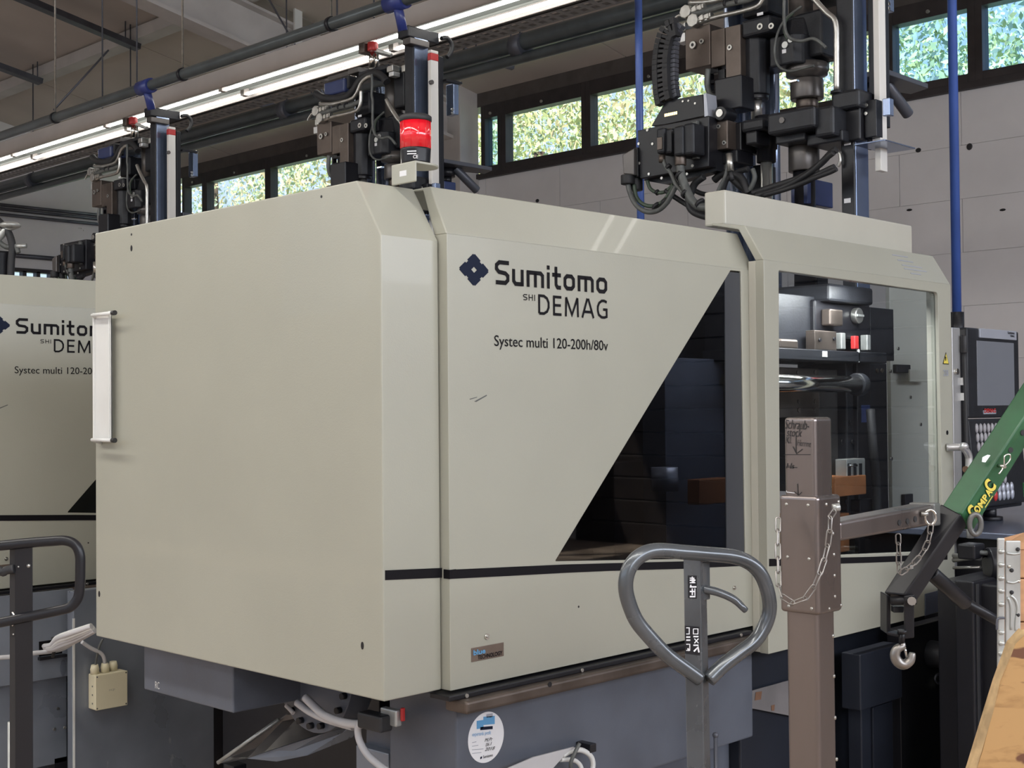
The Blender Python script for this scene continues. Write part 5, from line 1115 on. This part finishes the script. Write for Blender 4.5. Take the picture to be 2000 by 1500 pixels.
x0,x1,z0_,z1_=PY(76,1260,y5).x,PY(124,1260,y5).x,PY(100,1280,y5).z,PY(100,1250,y5).z
plate('panel_sheet','grey2',[Vector((a.x,y5,zl)),Vector((b.x,y5,zl)),Vector((b.x,y5,.84)),Vector((a.x,y5,.84))],[[Vector((x0,y5,z0_)),Vector((x1,y5,z0_)),Vector((x1,y5,z1_)),Vector((x0,y5,z1_))]],(0,.01,0),hp)
MB().box((a.x,y5+.03,zl),(b.x,y5+.04,.84)).build('hatch_back','blackp',hp); MB().box((a.x,y5+.05,.18),(b.x,y5+.08,zl)).build('lower_sheet','grey_scr',hp,.003); MB().box((a.x,y5+.05,0),(a.x+.05,y5+.1,.2)).box((b.x-.05,y5+.05,0),(b.x,y5+.1,.2)).build('foot','blackp',hp)
MB().box((x0-.005,y5-.02,z0_-.01),(x1+.005,y5+.0,z0_)).build('hatch_lip','blackp',hp)
for u,v in ((113,1384),(106,1424),(126,1421)): q=PY(u,v,y5+.05); MB().cyl((q.x,q.y,q.z),(q.x,q.y-.004,q.z),.006,n=8).build('rivet','steel',hp)
q=PY(123,1304,y5); MB().prism([(q.x+.012*math.cos(t),y5-.001,q.z+.03*math.sin(t)) for t in [i*math.pi/8 for i in range(16)]],(0,-.002,0)).build('hole_plug','grey_paint',hp)
# discharge funnel under the near machine
fu=thing('sheet_chute','folded brown-grey sheet metal discharge chute under the rear cover','chute',PD(560,1440,4.2))
def G(u,v,d): return PD(u,v,d)
def sheet(pts,name,mt): MB().prism(pts,fw*.012).build(name,mt,fu,.002)
sheet([G(428,1492,4.0),G(440,1480,4.0),G(560,1395,3.95),G(700,1395,3.9),G(705,1422,3.9),G(620,1370,3.9)][:4]+[G(482,1482,3.9)],'side_sheet','cone')
sheet([G(482,1482,3.9),G(560,1400,3.96),G(640,1392,3.92),G(704,1412,3.85),G(640,1430,3.82)],'front_sheet','cone')
sheet([G(482,1482,3.9),G(640,1430,3.82),G(706,1408,3.85),G(690,1440,3.86),G(600,1476,3.86),G(540,1488,3.88)],'lip_sheet','grey2')
MB().cyl(G(425,1490,3.98),G(545,1405,3.94),.006,n=8).build('rolled_edge','galv',fu); q=G(455,1497,4.0); MB().box((q.x,q.y,0),(q.x+.05,q.y+.05,q.z)).build('support_leg','blackp',fu,.004)
ub=thing('dark_housing','dark steel housing under the rear cover behind the sheet chute','housing',(2.6,3.6,0)); MB().box((2.75,3.30,0.0),(2.85,4.2,.68)).build('housing_side','blackp',ub,.004); 
lt=thing('rag_heap','crumpled brown paper on the floor under the machine','paper',PZ(690,1478,.15)); lt.location.z=0; lt['org']=tuple(lt.location)
bm_=MB(); c=PZ(668,1470,.1)
for i in range(26):
    p=c+Vector((random.uniform(-.35,.35),random.uniform(-.3,.3),random.uniform(-.09,.08))); a=random.random()*3; s_=random.uniform(.05,.12)
    bm_.add([p+Vector((math.cos(a)*s_,math.sin(a)*s_,.02)),p+Vector((-math.sin(a)*s_*.6,math.cos(a)*s_*.6,.05)),p+Vector((-math.cos(a)*s_,-math.sin(a)*s_,-.02)),p+Vector((math.sin(a)*s_*.6,-math.cos(a)*s_*.6,.0))],[(0,1,2,3)])
bm_.build('crumpled_sheet','wood',lt)
# cables below the near machine
yc_=2.55
def Zc(u,v,x=2.12): return PX(u,v,x)
solo('cable','thick white cable hanging in a curve under the rear cover, uppermost','cable','cable',[Zc(596,1362),Zc(612,1378),Zc(632,1396),Zc(660,1408),Zc(690,1414),Zc(720,1413),Zc(742,1405)],.011)
solo('cable','white cable looping down beside the machine foot to the floor','cable','cable',[Zc(705,1412,2.08),Zc(699,1422,2.08),Zc(702,1446,2.08),Zc(718,1474,2.08),Zc(745,1498,2.08),Zc(790,1530,2.08)],.009)
solo('cable','short white cable stub poking out below the dark belt housing','cable','cable',[Zc(559,1378,2.2),Zc(566,1385,2.2),Zc(573,1393,2.2)],.006)
solo('cable','second white cable just below the uppermost one under the rear cover','cable','cable',[Zc(580,1372,2.16),Zc(605,1390,2.16),Zc(640,1406,2.16),Zc(690,1420,2.16)],.010)
pb=thing('plug_connector','small steel and red industrial plug at the corner of the dark base','plug',PX(745,1400,2.05))
q=PX(745,1402,2.06); MB().box((2.08,q.y-.03,q.z-.022),(2.10,q.y+.03,q.z+.018)).build('plug_body','galv',pb,.004); q=PX(758,1400,2.05); MB().box((2.09,q.y-.005,q.z-.018),(2.10,q.y+.003,q.z+.014)).build('red_tab','red',pb,.002); q=PX(718,1408,2.06); MB().box((2.05,q.y-.06,q.z-.02),(2.09,q.y+.03,q.z+.02)).build('plug_sleeve','rubber',pb,.006)
# loop of cables at the bottom centre
lo=thing('cable_loop','loose loop of white cables and tape hanging low on the dark base','cable bundle',PY(1130,1490,2.3))
B=lambda u,v,y=2.27: PY(u,v,y)
MB().prism([B(985,1502),B(1040,1478),B(1119,1458),B(1104,1470),B(1075,1502)],(0,-.006,0)).build('wide_strap','cable',lo,.001)
cable(lo,'cable','white',[B(1098,1476),B(1115,1467),B(1135,1465),B(1152,1475),B(1158,1490),B(1156,1510)],.007); cable(lo,'cable','white',[B(1095,1484),B(1118,1484),B(1132,1493),B(1138,1510)],.006); cable(lo,'cable','hosegrey',[B(1132,1452,2.25),B(1122,1472,2.25),B(1115,1490,2.25),B(1116,1510,2.25)],.005)
hd=thing('cable_clip','small dark clip behind the cable loop on the base','clip',B(1130,1450,2.31)); q=B(1132,1456,2.31); MB().box((q.x-.012,2.262,q.z-.01),(q.x+.012,2.312,q.z+.012)).build('clip','blackp',hd,.002)
rdp=B(1403,1437,2.24); r2=thing('door_rod','thin grey vertical rod with ball end beside the pallet truck stem','rod',(rdp.x,2.24,0)); MB().cyl((rdp.x,2.25,0),(rdp.x,2.25,rdp.z),.006,n=10).ell((rdp.x,2.25,rdp.z),.009,.009,.009,6).build('rod','duct',r2)
lp2=thing('stained_sheet','pale rust-stained sheet seen under the sliding door','sheet',(3.5,2.9,0)); 
pp=[PY(1455,1352,2.35),PY(1548,1326,2.35),PY(1548,1399,2.35),PY(1455,1381,2.35)]; MB().prism([p+Vector((0,-.004,0)) for p in pp],(0,.003,0)).build('sheet','palesheet',lp2)
for q4 in (((1476,1352),(1488,1350),(1486,1366),(1474,1368)),((1506,1378),(1513,1376),(1512,1388),(1507,1388))):
    decal(lp2,'rust_stain','conebrown',[PY(u,v,2.345) for u,v in q4],NY,.0006)
# oval service sticker
ov=thing('service_sticker','oval white sticker with blue machine picture and handwriting on the dark base','sticker',PY(950,1440,2.31))
ex=(PY(985,1440,2.31).x-PY(915,1440,2.31).x)/2; ez=(PY(950,1390,2.31).z-PY(950,1489,2.31).z)/2; oc=PY(950,1440,2.31)
ov_=lambda k,yy: [(oc.x+ex*k*math.cos(t),yy,oc.z+ez*k*math.sin(t)) for t in [i*math.pi/24 for i in range(48)]]
MB().prism(ov_(1,2.3115),(0,-.0008,0)).build('sticker_sheet','paper',ov)
sq=lambda u0,v0,u1,v1,mt,nm,d=.0006: MB().prism([PY(u0,v0,2.3106),PY(u1,v0-2,2.3106),PY(u1,v1-2,2.3106),PY(u0,v1,2.3106)],(0,-d,0)).build(nm,mt,ov)
sq(931,1408,944,1424,'lblue','picture'); sq(944,1400,966,1416,'lblue','picture'); sq(938,1420,962,1426,'navy','picture'); sq(950,1395,962,1402,'silver','picture')
text('expertenb. profit',ov,'lblue',PY(922,1438,2.3105),PY(958,1434,2.3105),.009,bold=0)
for i,(l,r) in enumerate(((922,930),(922,934),(922,944),(922,940))): 
    v=1450+i*7; sq(l,v,r,v+1.2,'silver','printed_line')
for i,(l,r,s_) in enumerate(((946,962,'M.Pr'),(948,960,'06.1'),(946,966,'2018'))): v=1449+i*9; text(s_,ov,'black',PY(l,v,2.3105),PY(r,v-3,2.3105),.008,shear=.4)
text('Sumitomo',ov,'black',PY(943,1481,2.3105),PY(962,1477,2.3105),.007,bold=.01); sq(938,1479,941,1483,'navy','printed_mark')
# ================================================================ CRATE AND BOARD, RIGHT
ct=thing('wooden_crate','pine crate with galvanised hinge corner at the right edge','crate',PD(1975,1500,2.2))
ct.location.z=0; ct['org']=tuple(ct.location)
def D2(u,v,o=0): return PD(u,v,2.2+o)
ux=(RM@Vector((1,0,0))); ux.z=0; ux.normalize()
def crbox(u0,v0,u1,v1,d,name,mt,o=0,bev=.002):
    a=D2(u0,v0,o); b=D2(u1,v0,o); c=D2(u1,v1,o); e=D2(u0,v1,o); s_=fw*d
    return MB().rings([[a,b,b+s_,a+s_],[e,c,c+s_,e+s_]],smooth=False).build(name,mt,ct,bev)
for i,(v0,v1) in enumerate(((1062,1129),(1131,1214),(1216,1290),(1292,1380),(1382,1480),(1482,1600))): crbox(1962,v0,2150,v1,.02,'board','wood',.004)
MB().prism([D2(1955,1052,.0),D2(1967,1060,.0),D2(2150,1052,.0),D2(2150,1020,.2),D2(2000,1040,.2)],Vector((0,0,-.012))).build('top_board','wood',ct)
crbox(1949,1051,1963,1328,.006,'hinge_leaf','galv',-.006); crbox(1964,1056,1994,1328,.004,'hinge_leaf','galv',-.003)
for v in (1077,1103,1129,1154,1180,1235,1256,1276,1298): q=D2(1956,v,-.008); MB().ell(q,.0055,.0055,.0045,6).build('rivet','galv',ct)
for u,v in ((1988,1073),(1976,1114),(1976,1157),(1988,1201)): q=D2(u,v,-.004); MB().ell(q,.0035,.0035,.0035,6).build('nail','rubber',ct)
for u,v in ((1971,1106),(1990,1135)): q=D2(u,v,-.004); MB().ell(q,.003,.003,.003,6).build('nail','chrome',ct)
for pts in (((1967,1168),(1971,1172),(1975,1190),(1975,1230)),((1974,1163),(1983,1172),(1988,1190),(1985,1210),(1984,1232)),((1966,1080),(1980,1082),(1992,1080)),((1966,1136),(1980,1138),(1992,1133))):
    MB().tube(smooth_path([D2(u,v,-.004) for u,v in pts],4),.0022,8).build('pressed_rib','galv',ct)
cable(ct,'hinge_pin','duct',[D2(1962,1207,-.01),D2(1950,1208,-.01),D2(1947,1216,-.01),D2(1947,1230,-.01)],.002)
a=D2(1960,1500,.05); MB().box((a.x,a.y,0),(a.x+.4,a.y-.4,.4)).build('crate_base','wood',ct)
bo=thing('flake_board','tan flake board with pale cut edge leaning at the lower right corner','board',PD(1950,1500,1.8))
bo.location.z=0; bo['org']=tuple(bo.location)
def E_(u,v,o=0): return PD(u,v,1.85+o)
F0=[(2080,1195),(2000,1237),(1996,1242),(1982,1259),(1960,1312),(1912,1500),(1880,1640),(1860,1850)]
F0=[(2120,1200),(2003,1238),(1983,1258),(1955,1332),(1918,1470),(1908,1500),(1850,1640),(1760,1860),(2300,1860)]
fr_=[E_(u,v) for u,v in F0]; off=RM@Vector((-.0105,.002,-.004))
MB().prism(fr_,RM@Vector((0,0,-.010))).build('face_ply','osb',bo)
ed=MB()
L0=[(2003,1238),(1983,1258),(1957,1332),(1908,1500),(1850,1660),(1770,1860)]; L1=[(1996,1230),(1972,1256),(1945,1330),(1893,1500),(1832,1660),(1748,1860)]
for i in range(5):
    a,b=E_(*L0[i],-.0005),E_(*L0[i+1],-.0005); c,d2=E_(*L1[i+1],.012),E_(*L1[i],.012)
    ed.add([a,b,c,d2],[(0,1,2,3)]).add([a+fw*.014,b+fw*.014,c+fw*.012,d2+fw*.012],[(0,1,2,3)]).add([d2,c,c+fw*.012,d2+fw*.012],[(0,1,2,3)])
a,b=E_(2003,1238,-.0005),E_(2130,1196,-.0005); ed.add([a,b,E_(2125,1190,.012),E_(1996,1230,.012)],[(0,1,2,3)])
ed.build('cut_edge','osbedge',bo)

# second level: small pieces belong to the part they sit on
def nest(t,part,names):
    ps=[c for c in t.children if c.name.split('.')[0]==part]
    if not ps: return
    for c in list(t.children):
        if c.name.split('.')[0] in names and c is not ps[0]: c.parent=ps[0]
nest(op,'keypad_housing',('key','start_key')); nest(op,'screen_housing',('screen','header_bar','name_badge','lettering'))
nest(cr,'sleeve',('rivet','chain_pin')); nest(cr,'post',('marker_lines','chalk_line')); nest(cr,'jib',('bare_paint_chip','split_pin','lettering_rule')); nest(cr,'hook',('hook_latch','hook_swivel'))
nest(lp,'lens',('lens_rib',)); nest(lp,'lamp_base',('printed_line','lettering')); nest(lp,'bracket',('bracket_shelf','bracket_tag'))
nest(jb,'box_lid',('lid_screw','lettering')); nest(jb,'box_body',('knock_out',))
nest(pt,'stem',('pictogram_label','pictogram')); nest(ct,'hinge_leaf',('rivet','nail','pressed_rib')); nest(ov,'sticker_sheet',('picture','lettering','printed_line','printed_mark'))
nest(tl,'post',('bolt','spring_clip')); nest(sb,'socket',('switch_plate',)); nest(sb,'plug_cap',('strap',))
